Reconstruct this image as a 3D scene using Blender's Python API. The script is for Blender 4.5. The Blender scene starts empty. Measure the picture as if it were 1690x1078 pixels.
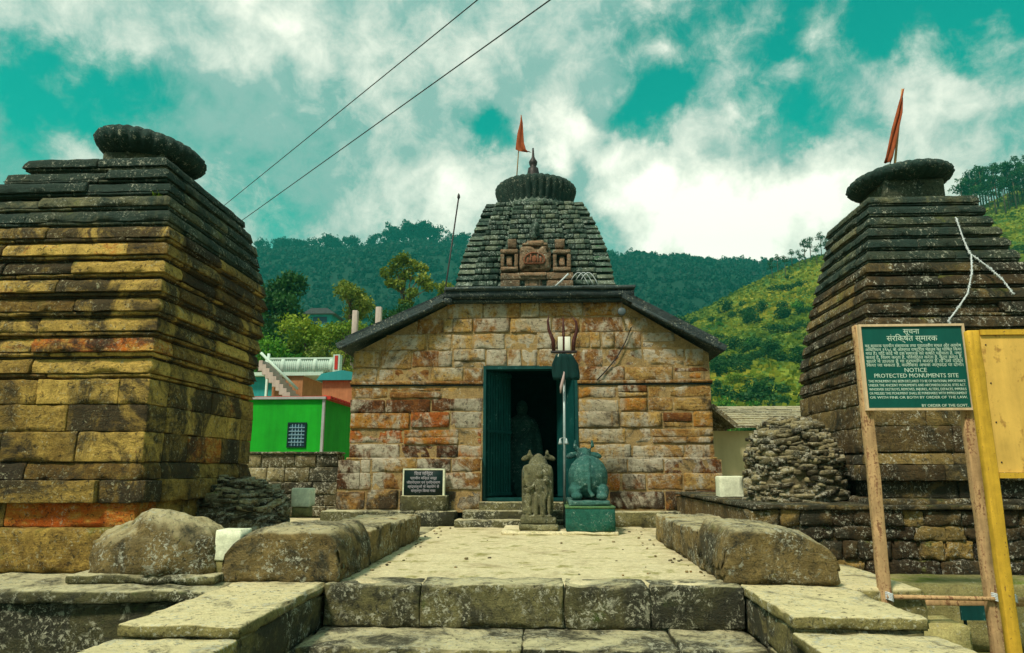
import bpy, bmesh, math, random
import numpy as np
from mathutils import Vector, noise, Matrix
random.seed(7); RN = np.random.default_rng(7)
S = bpy.context.scene
COL = S.collection
# ------------------------------------------------------------------ camera
FPX, PW, PH = 1160.0, 1690, 1078          # focal length of the photograph in its own pixels
YAW, PITCH, EYE = math.radians(2.9), math.radians(11.5), 0.9
cam = bpy.data.cameras.new('camera'); camo = bpy.data.objects.new('camera', cam); COL.objects.link(camo)
camo.location = (0, 0, EYE); camo.rotation_euler = (math.pi/2 + PITCH, 0, YAW)
cam.sensor_width = 36; cam.sensor_fit = 'HORIZONTAL'; cam.lens = 36*FPX/PW
cam.clip_start = 0.05; cam.clip_end = 6000
S.camera = camo
_R = np.array(Matrix.Rotation(YAW, 3, 'Z') @ Matrix.Rotation(math.pi/2 + PITCH, 3, 'X'))
def ray(px, py): return _R @ np.array([(px-PW/2)/FPX, -(py-PH/2)/FPX, -1.0])
def P(px, py, Y):                            # the world point at distance Y seen at a pixel
    d = ray(px, py); return np.array([0, 0, EYE]) + d*(Y/d[1])
# ------------------------------------------------------------------ light
SUN_EL, SUN_AZ = 54, 215                     # azimuth: compass style from +Y clockwise; sun behind left of the viewer
S.view_settings.view_transform = 'Standard'; S.view_settings.look = 'None'
S.view_settings.exposure = 0.72; S.view_settings.gamma = 1.0
sun = bpy.data.lights.new('sun', 'SUN'); suno = bpy.data.objects.new('sun', sun); COL.objects.link(suno)
sun.energy = 2.8; sun.angle = math.radians(9.0); sun.color = (1.0, 0.91, 0.74)
_az = math.radians(SUN_AZ); _el = math.radians(SUN_EL)
_sd = Vector((math.sin(_az)*math.cos(_el), math.cos(_az)*math.cos(_el), math.sin(_el)))
suno.rotation_euler = _sd.to_track_quat('Z', 'Y').to_euler(); suno.location = (-20, -20, 40)

def lin(r, g, b):
    f = lambda c: (c/255/12.92) if c/255 <= 0.04045 else ((c/255+0.055)/1.055)**2.4
    return (f(r), f(g), f(b), 1)
class NT:                                    # small node-tree writer
    def __init__(s, tree): s.t = tree; s.n = tree.nodes; s.l = tree.links
    def add(s, typ, **kw):
        n = s.n.new(typ)
        for k, v in kw.items(): setattr(n, k, v)
        return n
    def put(s, sock, v):
        if hasattr(v, 'is_linked') or isinstance(v, bpy.types.NodeSocket): s.l.new(v, sock)
        elif v is not None: sock.default_value = v
    def math(s, op, a, b=None, c=None, clamp=False):
        n = s.add('ShaderNodeMath', operation=op, use_clamp=clamp)
        s.put(n.inputs[0], a)
        if b is not None: s.put(n.inputs[1], b)
        if c is not None: s.put(n.inputs[2], c)
        return n.outputs[0]
    def mix(s, f, a, b, mode='MIX'):
        n = s.add('ShaderNodeMix', data_type='RGBA', blend_type=mode)
        s.put(n.inputs[0], f); s.put(n.inputs[6], a); s.put(n.inputs[7], b)
        return n.outputs[2]
    def ss(s, v, a, b):
        n = s.add('ShaderNodeMapRange', interpolation_type='SMOOTHSTEP')
        s.put(n.inputs[0], v); s.put(n.inputs[1], a); s.put(n.inputs[2], b)
        return n.outputs[0]
    def noise(s, vec, scale, detail=6, rough=0.6, dist=0.0):
        n = s.add('ShaderNodeTexNoise'); s.put(n.inputs['Vector'], vec)
        n.inputs['Scale'].default_value = scale; n.inputs['Detail'].default_value = detail
        n.inputs['Roughness'].default_value = rough; n.inputs['Distortion'].default_value = dist
        return n.outputs[0]
    def ramp(s, f, stops, interp='LINEAR'):
        n = s.add('ShaderNodeValToRGB'); r = n.color_ramp; r.interpolation = interp
        while len(r.elements) < len(stops): r.elements.new(0.5)
        for e, (p, c) in zip(r.elements, stops): e.position = p; e.color = c
        s.put(n.inputs[0], f); return n.outputs[0]
    def attr(s, name): return s.add('ShaderNodeAttribute', attribute_name=name).outputs['Fac']
    def scalev(s, vec, sc):
        n = s.add('ShaderNodeVectorMath', operation='MULTIPLY'); s.put(n.inputs[0], vec); n.inputs[1].default_value = sc
        return n.outputs[0]
# sky: a Nishita daylight sky graded to teal, with broken cream clouds laid out by direction
w = bpy.data.worlds.new('World'); S.world = w; w.use_nodes = True
W = NT(w.node_tree); W.n.clear()
wout = W.add('ShaderNodeOutputWorld'); bg = W.add('ShaderNodeBackground'); W.l.new(bg.outputs[0], wout.inputs[0])
sky = W.add('ShaderNodeTexSky', sky_type='NISHITA', sun_disc=False, sun_elevation=_el, sun_rotation=_az)
sky.air_density = 1.0; sky.dust_density = 0.6
gen = W.add('ShaderNodeTexCoord').outputs['Generated']
nv = W.add('ShaderNodeTexNoise'); W.put(nv.inputs['Vector'], gen); nv.inputs['Scale'].default_value = 5.5; nv.inputs['Detail'].default_value = 7; nv.inputs['Roughness'].default_value = 0.62
off = W.add('ShaderNodeVectorMath', operation='SUBTRACT'); W.l.new(nv.outputs['Color'], off.inputs[0]); off.inputs[1].default_value = (.5, .5, .5)
offs = W.scalev(off.outputs[0], (.17, .17, .17))
dv = W.add('ShaderNodeVectorMath', operation='ADD'); W.l.new(gen, dv.inputs[0]); W.l.new(offs, dv.inputs[1])
dn = W.add('ShaderNodeVectorMath', operation='NORMALIZE'); W.l.new(dv.outputs[0], dn.inputs[0]); DIR = dn.outputs[0]
def blob(px, py, r, wt):
    d = ray(px, py); d /= np.linalg.norm(d)
    n = W.add('ShaderNodeVectorMath', operation='DOT_PRODUCT'); W.l.new(DIR, n.inputs[0]); n.inputs[1].default_value = tuple(d)
    m = W.ss(n.outputs['Value'], math.cos(math.radians(r*1.5)), math.cos(math.radians(r*.25)))
    return W.math('MULTIPLY', m, wt)
holes = [(100,140,4.6,.62),(190,170,4,.5),(30,110,3.5,.45),(285,180,3,.25),(800,228,2.3,.75),(770,170,2.5,.3),(1110,110,4,.6),(1095,190,3.6,.65),(1060,215,3,.45),
         (1300,160,4.2,.6),(1240,185,3,.35),(1380,200,3.6,.45),(1040,25,3,.35),(1140,15,4,.5),(1260,5,4.5,.75),(1400,20,4.5,.8),(1540,0,5,.85),(1670,20,4.5,.8),(1640,190,3.4,.5),
         (1255,345,2.0,.4),(40,270,4.0,.45),(400,330,4,.35),(480,380,4,.4),(620,320,3.5,.3),(660,380,3,.35),(1075,290,2.0,.45),(1020,380,2.6,.4),(720,40,3,.25),(560,140,4,.25),(250,90,3,.15),(1500,230,3,.35),(1480,300,2.5,.3)]
brt = [(915,222,2.4,.7),(950,250,2.2,.6),(1000,262,2,.45),(1040,310,2.4,.7),(1075,365,2.6,.6),(1130,360,3.4,.7),(1210,375,3.6,.8),(1290,370,3.4,.7),(1350,330,3,.5),(1390,300,2.6,.4),
       (790,350,3.6,.7),(700,340,3,.25),(1180,410,3,.6),(1560,300,3,.3),(1660,90,4,.25),(1500,90,4,.2),(400,30,4,.2),(640,90,5,.2),(100,20,5,.15),(1060,420,3,.4)]
dens = W.math('ADD', .93, 0)
for b in holes: dens = W.math('SUBTRACT', dens, blob(b[0], b[1], b[2]*.80, b[3]*.88))
bright = W.math('ADD', 0, 0)
for b in brt: bright = W.math('ADD', bright, blob(*b))
f1 = W.noise(gen, 8, 12, .58, .35); f2 = W.noise(gen, 24, 8, .68, .3)
vo = W.add('ShaderNodeTexVoronoi', feature='SMOOTH_F1'); W.put(vo.inputs['Vector'], DIR); vo.inputs['Scale'].default_value = 13; vo.inputs['Smoothness'].default_value = .35
puff = W.math('SUBTRACT', .55, vo.outputs['Distance'])
dens = W.math('ADD', dens, W.math('MULTIPLY', W.math('SUBTRACT', f1, .5), 1.5))
dens = W.math('ADD', dens, W.math('MULTIPLY', W.math('SUBTRACT', f2, .5), 1.0))
dens = W.math('ADD', dens, W.math('MULTIPLY', bright, .8))
dens = W.math('ADD', dens, W.math('MULTIPLY', puff, .45))
cl = W.math('MULTIPLY', W.ss(dens, .0, .85), .96)
bs = W.math('ADD', W.math('MULTIPLY', bright, .72), W.math('ADD', W.math('MULTIPLY', W.math('SUBTRACT', f2, .5), 1.1), W.math('ADD', W.math('MULTIPLY', W.math('SUBTRACT', f1, .46), 1.5), W.math('MULTIPLY', puff, .45))), clamp=True)
ccol = W.ramp(bs, [(0, (.22,.34,.31,1)), (.3, (.46,.50,.44,1)), (.65, (.74,.72,.62,1)), (1, (1.0,.94,.82,1))])
skyc = W.mix(1.0, W.mix(1.0, sky.outputs[0], (.1,.1,.1,1), 'MULTIPLY'), (.0, 1.12, .56, 1), 'MULTIPLY')
W.l.new(W.mix(cl, skyc, ccol), bg.inputs['Color']); bg.inputs['Strength'].default_value = 1.0
w.cycles.sampling_method = 'MANUAL'; w.cycles.sample_map_resolution = 512

# ------------------------------------------------------------------ materials
def new_mat(name):
    m = bpy.data.materials.new(name); m.use_nodes = True
    T = NT(m.node_tree); b = T.n['Principled BSDF']; b.inputs['Roughness'].default_value = .9
    b.inputs['Specular IOR Level'].default_value = .2
    return m, T, b
MATS = {}
def stone(name, pal, dirt=.5, dirtcol=(.018,.018,.013,1), lich=.5, lichcol=(.52,.52,.40,1), moss=.0, mosscol=(.10,.12,.02,1), top=0.0, topcol=(.5,.46,.26,1), smear=0.0, smearcol=(.55,.47,.32,1), bump=.6, streak=1.0, grain=.75, pit_shade=.85, patches=()):
    m, T, b = new_mat(name)
    o = T.add('ShaderNodeTexCoord').outputs['Object']
    geo = T.add('ShaderNodeNewGeometry')
    nz = T.add('ShaderNodeSeparateXYZ'); T.l.new(geo.outputs['Normal'], nz.inputs[0]); nz = nz.outputs[2]
    tone, dty = T.attr('tone'), T.attr('dirt')
    a = T.noise(o, 2.3, 6, .6); c = T.noise(o, 14, 8, .7, .4); g = T.noise(o, 75, 4, .7); hz = T.noise(T.scalev(o, (3, 3, 16)), 1.6, 6, .65)
    t = T.math('ADD', tone, T.math('MULTIPLY', T.math('SUBTRACT', a, .5), .5))
    t = T.math('ADD', t, T.math('MULTIPLY', T.math('SUBTRACT', c, .5), .55))
    t = T.math('ADD', t, T.math('MULTIPLY', T.math('SUBTRACT', hz, .5), .35))
    col = T.ramp(t, pal)
    gr = T.math('MULTIPLY_ADD', T.math('SUBTRACT', g, .5), grain*2, 1.0)
    gr = T.math('MULTIPLY', gr, T.math('MULTIPLY_ADD', T.math('SUBTRACT', c, .5), .9, 1.0))
    col = T.mix(1.0, col, T.add('ShaderNodeCombineColor').outputs[0], 'MULTIPLY') if False else col
    cc = T.add('ShaderNodeCombineXYZ'); [T.l.new(gr, cc.inputs[i]) for i in range(3)]
    col = T.mix(1.0, col, cc.outputs[0], 'MULTIPLY')
    if smear > 0:
        sm = T.math('ADD', T.noise(T.scalev(o, (1, 1, .8)), 1.5, 9, .74, .8), T.math('MULTIPLY', T.noise(o, 9, 4), .3))
        col = T.mix(T.ss(sm, .74-smear*.16, .86-smear*.12), col, T.mix(c, (smearcol[0]*.6,smearcol[1]*.6,smearcol[2]*.6,1), smearcol))
    if patches:
        xyz = T.add('ShaderNodeSeparateXYZ'); T.l.new(o, xyz.inputs[0]); acc = None
        for (px_, pz_, rx_, rz_) in patches:
            ux = T.math('DIVIDE', T.math('SUBTRACT', xyz.outputs[0], px_), rx_); uz = T.math('DIVIDE', T.math('SUBTRACT', xyz.outputs[2], pz_), rz_)
            v = T.math('SUBTRACT', 1.0, T.math('ADD', T.math('MULTIPLY', ux, ux), T.math('MULTIPLY', uz, uz)))
            acc = v if acc is None else T.math('MAXIMUM', acc, v)
        acc = T.math('ADD', acc, T.math('MULTIPLY', T.math('SUBTRACT', T.noise(T.scalev(o, (1.6, 1.6, .5)), 3.2, 9, .72, .5), .5), 3.4))
        col = T.mix(T.math('MULTIPLY', T.ss(acc, .25, .85), .8), col, T.mix(c, (.20,.18,.12,1), (.62,.57,.43,1)))
    if moss > 0:
        mm = T.math('ADD', T.noise(o, 3.1, 8, .7), T.math('MULTIPLY', nz, .12))
        col = T.mix(T.ss(mm, .68-moss*.2, .78-moss*.12), col, T.mix(g, mosscol, (mosscol[0]*2, mosscol[1]*1.9, mosscol[2]*1.6, 1)))
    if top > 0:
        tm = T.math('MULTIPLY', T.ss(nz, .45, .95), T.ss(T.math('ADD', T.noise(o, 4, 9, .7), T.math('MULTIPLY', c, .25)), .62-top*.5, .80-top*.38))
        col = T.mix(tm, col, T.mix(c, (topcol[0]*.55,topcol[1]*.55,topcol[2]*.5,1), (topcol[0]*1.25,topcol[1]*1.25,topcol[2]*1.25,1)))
    dm = T.math('ADD', T.noise(T.scalev(o, (1, 1, streak)), 1.9, 11, .72, .8), T.math('MULTIPLY', T.math('SUBTRACT', dty, .5), .45))
    dm = T.math('ADD', dm, T.math('MULTIPLY', T.math('SUBTRACT', c, .5), .3))
    dmask = T.math('MULTIPLY', T.ss(dm, .64-dirt*.28, .80-dirt*.24), .93)
    col = T.mix(dmask, col, T.mix(g, dirtcol, (dirtcol[0]*3.2, dirtcol[1]*3.1, dirtcol[2]*2.8, 1)))
    pit = T.math('MULTIPLY', T.ss(T.noise(o, 21, 8, .78, .5), .47, .37), pit_shade)  # relief cavity shade put into the colour, along with dirt in pits
    col = T.mix(pit, col, (dirtcol[0]*1.2, dirtcol[1]*1.2, dirtcol[2]*1.2, 1))
    if lich > 0:
        bl = T.math('ADD', T.noise(o, 7.5, 9, .78, .8), T.math('MULTIPLY', T.math('SUBTRACT', T.noise(o, 1.7, 3), .5), .25))
        col = T.mix(T.math('MULTIPLY', T.ss(bl, .66-lich*.09, .70-lich*.08), .8), col, T.mix(g, (lichcol[0]*.45, lichcol[1]*.45, lichcol[2]*.40, 1), lichcol))
        lm = T.ss(T.noise(o, 3.7, 4, .6), .43, .56)
        sp = T.ss(T.noise(o, 26, 5, .75, .5), .60-lich*.085, .65-lich*.06)
        sp2 = T.ss(T.noise(o, 55, 3, .7), .60, .66)
        lk = T.math('MULTIPLY', T.math('MAXIMUM', T.math('MULTIPLY', sp, lm), T.math('MULTIPLY', sp2, T.math('MULTIPLY', lm, .5))), min(1, .55+lich*.4))
        col = T.mix(lk, col, lichcol)
    T.l.new(col, b.inputs['Base Color'])
    h = T.math('ADD', T.math('MULTIPLY', c, .9), T.math('MULTIPLY', g, .45))
    h = T.math('ADD', h, T.math('MULTIPLY', hz, .4))
    bp = T.add('ShaderNodeBump'); bp.inputs['Strength'].default_value = bump; bp.inputs['Distance'].default_value = .05
    T.l.new(h, bp.inputs['Height']); T.l.new(bp.outputs[0], b.inputs['Normal'])
    MATS[name] = m; return m
def paint(name, rgb, rough=.6, var=.25, sc=8, wear=0.0, wearcol=(.12,.06,.03,1), metal=0.0):
    m, T, b = new_mat(name)
    o = T.add('ShaderNodeTexCoord').outputs['Object']
    n = T.math('ADD', T.math('MULTIPLY', T.noise(o, sc, 8, .65), .55), T.math('MULTIPLY', T.noise(T.scalev(o, (1,1,.09)), sc*3.5, 6, .6), .45)); n2 = T.math('ADD', T.math('MULTIPLY', T.noise(o, sc*6, 4, .6), .5), T.math('MULTIPLY', T.noise(T.scalev(o, (1,1,.12)), sc*5, 5, .65), .5))
    c = (rgb[0], rgb[1], rgb[2], 1); d = tuple(x*(1-var) for x in rgb)+(1,); u = tuple(min(1, x*(1+var)) for x in rgb)+(1,)
    col = T.ramp(n, [(.3, d), (.5, c), (.72, u)])
    if wear > 0: col = T.mix(T.ss(T.math('ADD', n2, T.math('MULTIPLY', n, .5)), .95-wear*.35, 1.02-wear*.3), col, wearcol)
    T.l.new(col, b.inputs['Base Color']); b.inputs['Roughness'].default_value = rough; b.inputs['Metallic'].default_value = metal
    bp = T.add('ShaderNodeBump'); bp.inputs['Strength'].default_value = .25; bp.inputs['Distance'].default_value = .01
    T.l.new(n2, bp.inputs['Height']); T.l.new(bp.outputs[0], b.inputs['Normal'])
    MATS[name] = m; return m
def leafmat(name, stops):
    m, T, b = new_mat(name)
    tone = T.attr('tone'); col = T.ramp(tone, stops)
    T.l.new(col, b.inputs['Base Color']); b.inputs['Roughness'].default_value = .6
    tr = T.add('ShaderNodeBsdfTranslucent'); T.l.new(col, tr.inputs[0])
    mx = T.add('ShaderNodeMixShader'); mx.inputs[0].default_value = .3
    T.l.new(b.outputs[0], mx.inputs[1]); T.l.new(tr.outputs[0], mx.inputs[2])
    T.l.new(mx.outputs[0], T.n['Material Output'].inputs[0]); MATS[name] = m; return m

stone('shrine_ochre_stone', [(0, lin(46,34,22)), (.3, lin(104,80,36)), (.55, lin(172,142,70)), (.78, lin(206,172,88)), (.9, lin(186,118,44)), (1, lin(180,88,24))], dirt=.56, dirtcol=(.016,.013,.009,1), lich=.26, lichcol=(.50,.47,.30,1), moss=.3, mosscol=(.10,.10,.015,1), bump=.9)
stone('shrine_dark_stone', [(0, lin(40,32,22)), (.4, lin(86,70,44)), (.7, lin(128,108,64)), (1, lin(160,130,68))], dirt=.54, dirtcol=(.014,.014,.010,1), lich=.55, lichcol=(.60,.58,.46,1), moss=.35, mosscol=(.08,.09,.015,1), bump=.9)
stone('shrine_top_stone', [(0, lin(32,40,34)), (.5, lin(76,82,64)), (1, lin(138,130,92))], dirt=.5, dirtcol=(.010,.020,.017,1), lich=.4, moss=.2, bump=.9)
stone('temple_stone', [(0, lin(64,38,20)), (.2, lin(112,66,28)), (.42, lin(148,108,54)), (.62, lin(176,144,82)), (.8, lin(168,118,48)), (1, lin(160,84,30))], dirt=.42, dirtcol=(.020,.014,.009,1), lich=.18, smear=.82, smearcol=(.60,.53,.39,1), bump=.9, grain=.7, patches=((-.80,3.25,.20,.75),(-1.62,2.75,.42,.40),(-1.40,1.75,.34,.85),(1.02,1.9,.45,.7),(1.35,1.0,.5,.5),(-.2,3.45,.5,.25),(-3.0,.75,.3,.35)))
stone('mortar', [(0, lin(108,84,50)), (1, lin(186,158,106))], dirt=.45, lich=.2, bump=.5, pit_shade=0.5)
stone('tower_stone', [(0, lin(30,46,42)), (.5, lin(72,90,78)), (1, lin(126,132,110))], dirt=.45, dirtcol=(.010,.022,.020,1), lich=.8, lichcol=(.42,.48,.42,1), moss=.3, mosscol=(.02,.08,.03,1), bump=.8)
stone('cap_stone', [(0, lin(20,36,34)), (1, lin(52,72,64))], dirt=.45, dirtcol=(.008,.022,.02,1), lich=.2, moss=.2, mosscol=(.02,.06,.03,1), bump=.6)
stone('roof_slate', [(0, lin(32,42,44)), (1, lin(70,82,82))], dirt=.35, lich=.3, bump=.5)
stone('niche_stone', [(0, lin(70,62,50)), (.5, lin(128,104,80)), (1, lin(170,136,106))], dirt=.5, lich=.5, bump=.8)
stone('red_niche_stone', [(0, lin(104,58,40)), (1, lin(160,104,74))], dirt=.4, lich=.1, bump=.6)
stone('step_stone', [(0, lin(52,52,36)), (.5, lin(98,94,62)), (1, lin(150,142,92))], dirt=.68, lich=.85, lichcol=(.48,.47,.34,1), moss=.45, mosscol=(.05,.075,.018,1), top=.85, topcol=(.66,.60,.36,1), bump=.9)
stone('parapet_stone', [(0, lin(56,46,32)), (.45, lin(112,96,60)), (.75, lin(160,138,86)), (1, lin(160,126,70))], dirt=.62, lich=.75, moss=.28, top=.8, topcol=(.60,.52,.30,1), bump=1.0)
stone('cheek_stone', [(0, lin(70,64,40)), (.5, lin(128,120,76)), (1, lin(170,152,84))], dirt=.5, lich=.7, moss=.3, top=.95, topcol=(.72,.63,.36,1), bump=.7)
stone('paving', [(0, lin(140,124,84)), (.5, lin(208,196,154)), (1, lin(234,224,184))], dirt=.42, dirtcol=(.16,.13,.075,1), lich=.25, moss=.12, mosscol=(.2,.19,.07,1), bump=.7, grain=.5, pit_shade=.35)
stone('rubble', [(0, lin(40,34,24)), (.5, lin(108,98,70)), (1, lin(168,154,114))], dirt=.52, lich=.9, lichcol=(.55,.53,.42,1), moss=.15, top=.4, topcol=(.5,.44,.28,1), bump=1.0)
stone('plaster', [(0, lin(110,104,64)), (1, lin(170,160,104))], dirt=.3, lich=.2, moss=.4, bump=.4, pit_shade=0.3)
stone('dark_interior', [(0, lin(10,34,40)), (1, lin(22,60,60))], dirt=.2, lich=0, bump=.5, pit_shade=0.3)
stone('white_stone', [(0, lin(186,192,160)), (1, lin(232,234,206))], dirt=.1, dirtcol=(.2,.2,.13,1), lich=0, moss=.1, mosscol=(.3,.35,.15,1), bump=.3, grain=.25, pit_shade=0.15)
stone('grey_statue', [(0, lin(44,46,34)), (.5, lin(104,102,74)), (1, lin(164,158,116))], dirt=.62, dirtcol=(.012,.018,.015,1), lich=.5, bump=.8, pit_shade=.8)
stone('teal_statue', [(0, lin(18,54,52)), (.5, lin(52,98,90)), (1, lin(134,164,148))], dirt=.62, dirtcol=(.005,.026,.028,1), lich=.4, lichcol=(.38,.5,.45,1), bump=.6, pit_shade=.6)
stone('teal_plinth', [(0, lin(18,58,54)), (.6, lin(34,92,78)), (1, lin(84,116,70))], dirt=.5, dirtcol=(.03,.05,.04,1), lich=.2, lichcol=(.35,.45,.38,1), bump=.35, pit_shade=.3)
paint('door_paint', lin(12,62,60)[:3], .5, .45, 5, .3, (.10,.22,.20,1))
paint('dark_paint', lin(6,36,38)[:3], .6, .3, 5)
paint('iron', (.035,.03,.03), .5, .3, 12, .3, (.10,.05,.03,1), .3)
paint('trident_red', (.06,.016,.012), .5, .3, 12, .3, (.3,.2,.15,1))
paint('steel', (.30,.36,.36), .4, .3, 12, .2, (.12,.08,.05,1), .5)
paint('white_paint', (.62,.62,.52), .6, .15, 12, .25, (.25,.22,.16,1))
paint('pink_cloth', (.40,.30,.28), .9, .3, 14)
paint('orange_cloth', (.27,.065,.02), .85, .4, 9)
paint('dark_cloth', lin(10,46,44)[:3], .9, .35, 9)
paint('wood', (.45,.29,.14), .85, .5, 9, .55, (.22,.11,.055,1))
paint('yellow_wood', (.55,.33,.03), .7, .35, 12, .35, (.22,.11,.03,1))
paint('yellow_board', (.66,.41,.09), .8, .32, 3, .42, (.40,.22,.05,1))
paint('sign_green', lin(10,82,72)[:3], .55, .2, 4, .12, (.03,.16,.13,1))
paint('sign_frame', (.62,.46,.28), .7, .25, 12, .3, (.3,.15,.07,1))
paint('letter', (.52,.66,.54), .7, .25, 40)
paint('letter_grey', (.42,.40,.44), .7, .2, 40)
paint('plaque', lin(14,34,32)[:3], .35, .3, 6)
paint('green_wall', (.008,.30,.014), .85, .30, 1.5, .12, (.05,.16,.05,1))
paint('red_tin', (.45,.03,.02), .55, .25, 5)
paint('grey_trim', (.34,.34,.34), .7, .2, 5)
paint('teal_wall', (.02,.25,.25), .7, .2, 2)
paint('brick_red', (.36,.16,.07), .85, .35, 5, .2)
paint('cream_wall', (.55,.47,.26), .85, .2, 1.5, .15, (.35,.28,.14,1))
paint('balustrade_white', (.46,.58,.50), .7, .2, 6)
paint('pink_concrete', (.42,.34,.30), .85, .3, 4)
paint('window_dark', (.02,.07,.10), .3, .2, 3)
paint('grille_blue', (.20,.34,.42), .5, .2, 5)
paint('bark', (.11,.08,.05), .9, .4, 10)
paint('wire', (.02,.02,.02), .6, .1, 4)
paint('tinsel', (.50,.54,.54), .6, .4, 40)
paint('lamp_grey', (.06,.08,.085), .5, .2, 5)
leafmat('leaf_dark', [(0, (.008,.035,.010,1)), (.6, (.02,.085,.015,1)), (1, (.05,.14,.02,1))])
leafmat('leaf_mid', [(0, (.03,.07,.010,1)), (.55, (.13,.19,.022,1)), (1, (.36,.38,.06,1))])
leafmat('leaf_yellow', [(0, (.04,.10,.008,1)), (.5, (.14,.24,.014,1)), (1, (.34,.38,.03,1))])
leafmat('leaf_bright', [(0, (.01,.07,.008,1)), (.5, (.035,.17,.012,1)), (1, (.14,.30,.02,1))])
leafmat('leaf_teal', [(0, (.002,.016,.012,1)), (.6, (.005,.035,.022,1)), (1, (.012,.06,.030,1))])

# ------------------------------------------------------------------ mesh writer
class MB:
    def __init__(s): s.V = []; s.F = []; s.T = []; s.D = []; s.n = 0; s.SM = []
    def add(s, verts, faces, tone=.5, dirt=.5, smooth=True):
        s.V.append(np.asarray(verts, float)); o = s.n
        for f in faces: s.F.append(tuple(i+o for i in f))
        k = len(faces); s.T += list(tone) if hasattr(tone, '__len__') else [tone]*k
        s.D += [dirt]*k; s.SM += [smooth]*k; s.n += len(verts)
    def mesh(s, name):
        me = bpy.data.meshes.new(name); me.from_pydata(np.concatenate(s.V).tolist(), [], s.F); 
        me.polygons.foreach_set('use_smooth', s.SM)
        for nm, d in (('tone', s.T), ('dirt', s.D)):
            a = me.attributes.new(nm, 'FLOAT', 'FACE'); a.data.foreach_set('value', d)
        return me
    def build(s, name, mat, parent=None):
        me = s.mesh(name); me.materials.append(MATS[mat] if isinstance(mat, str) else mat)
        return link(name, me, parent)
def link(name, me, parent=None):
    o = bpy.data.objects.new(name, me); COL.objects.link(o)
    if parent: o.parent = parent
    return o
def tag(o, label=None, cat=None, group=None, kind=None):
    if label: o['label'] = label
    if cat: o['category'] = cat
    if group: o['group'] = group
    if kind: o['kind'] = kind
    return o
def thing(name, label, cat, loc=(0,0,0), rz=0, group=None):
    o = bpy.data.objects.new(name, None); COL.objects.link(o); o.location = loc; o.rotation_euler.z = rz
    o.empty_display_size = .2
    return tag(o, label, cat, group)
def copy_tree(o, parent=None):
    c = o.copy(); COL.objects.link(c)
    if parent: c.parent = parent
    for ch in list(o.children): copy_tree(ch, c)
    return c
def axis_coords(a, b, seg, r):
    L = b-a; r = min(r, L*.499)
    k = max(1, int(round(r*1.3/seg))); n = max(1, min(60, int(round((L-2*r)/seg))))
    th = np.linspace(0, 1, k+1)
    lo = a + r*(1-np.cos(th*math.pi/2)) if k > 1 else a+r*th
    hi = b - (lo-a)[::-1]
    mid = np.linspace(a+r, b-r, n+1)
    return np.unique(np.round(np.concatenate([lo, mid, hi]), 7))
def rock(mb, lo, hi, seg=.06, r=.02, amp=.008, tone=None, dirt=.5, fn=None, fr=6.0, faces='xXyYzZ', chip=3.6):
    lo = np.array(lo, float); hi = np.array(hi, float)
    if tone is None: tone = random.random()
    cs = [axis_coords(lo[i], hi[i], seg, r) for i in range(3)]
    n = [len(c) for c in cs]; idx = {}; V = []; F = []
    def vid(i, j, k):
        q = (i, j, k)
        if q not in idx: idx[q] = len(V); V.append((cs[0][i], cs[1][j], cs[2][k]))
        return idx[q]
    def face(ax, end):
        u, v = [(1, 2), (2, 0), (0, 1)][ax]
        e = n[ax]-1 if end else 0
        for a in range(n[u]-1):
            for b in range(n[v]-1):
                q = []
                for da, db in ((0,0),(1,0),(1,1),(0,1)):
                    ii = [0,0,0]; ii[ax] = e; ii[u] = a+da; ii[v] = b+db; q.append(vid(*ii))
                F.append(tuple(q) if end else tuple(q[::-1]))
    for ax, (s0, s1) in enumerate(('xX', 'yY', 'zZ')):
        if s0 in faces: face(ax, 0)
        if s1 in faces: face(ax, 1)
    V = np.array(V); rr = min(r, *(0.499*(hi-lo)))
    c = np.clip(V, lo+rr, hi-rr); d = V-c; L = np.linalg.norm(d, axis=1, keepdims=True)
    V = np.where(L > 1e-9, c + d/np.maximum(L, 1e-9)*rr, V)
    so = Vector((random.uniform(-50, 50), random.uniform(-50, 50), random.uniform(-50, 50)))
    ne = (np.abs(d) > 1e-6).sum(1)
    for i in np.nonzero(ne >= 2)[0]:
        k = noise.noise(Vector(V[i])*(5.5 if seg < .5 else 2)+Vector((lo[0]*7.1, lo[1]*3.3, 9.7+lo[2]*5)))
        if k > .08: V[i] += (c[i]-V[i])*min(1.6, (k-.08)*chip)
    if amp > 0:
        for i in range(len(V)):
            p = Vector(V[i]); nv1 = noise.noise_vector(p*fr+so); nv2 = noise.noise_vector(p*fr*2.7+so)
            V[i] += np.array(nv1)*amp + np.array(nv2)*amp*.5
    if fn is not None: V = np.array([fn(p) for p in V])
    mb.add(V, F, tone, dirt)
def box(mb, lo, hi, tone=.5, dirt=.5, ch=0.0):
    x0, y0, z0 = lo; x1, y1, z1 = hi
    if ch > 0: rock(mb, lo, hi, seg=99, r=ch, amp=0, tone=tone, dirt=dirt); return
    mb.add([(x0,y0,z0),(x1,y0,z0),(x1,y1,z0),(x0,y1,z0),(x0,y0,z1),(x1,y0,z1),(x1,y1,z1),(x0,y1,z1)],
           [(0,3,2,1),(4,5,6,7),(0,1,5,4),(1,2,6,5),(2,3,7,6),(3,0,4,7)], tone, dirt, False)
def prism(mb, pts, y0, y1, tone=.5, dirt=.5):    # outline in x,z (counter-clockwise seen from -y), extruded along y
    n = len(pts)
    V = [(x, y0, z) for x, z in pts] + [(x, y1, z) for x, z in pts]
    F = [tuple(range(n)), tuple(range(2*n-1, n-1, -1))] + [(i, i+n, (i+1) % n+n, (i+1) % n) for i in range(n)]
    mb.add(V, F, tone, dirt, False)
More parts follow.
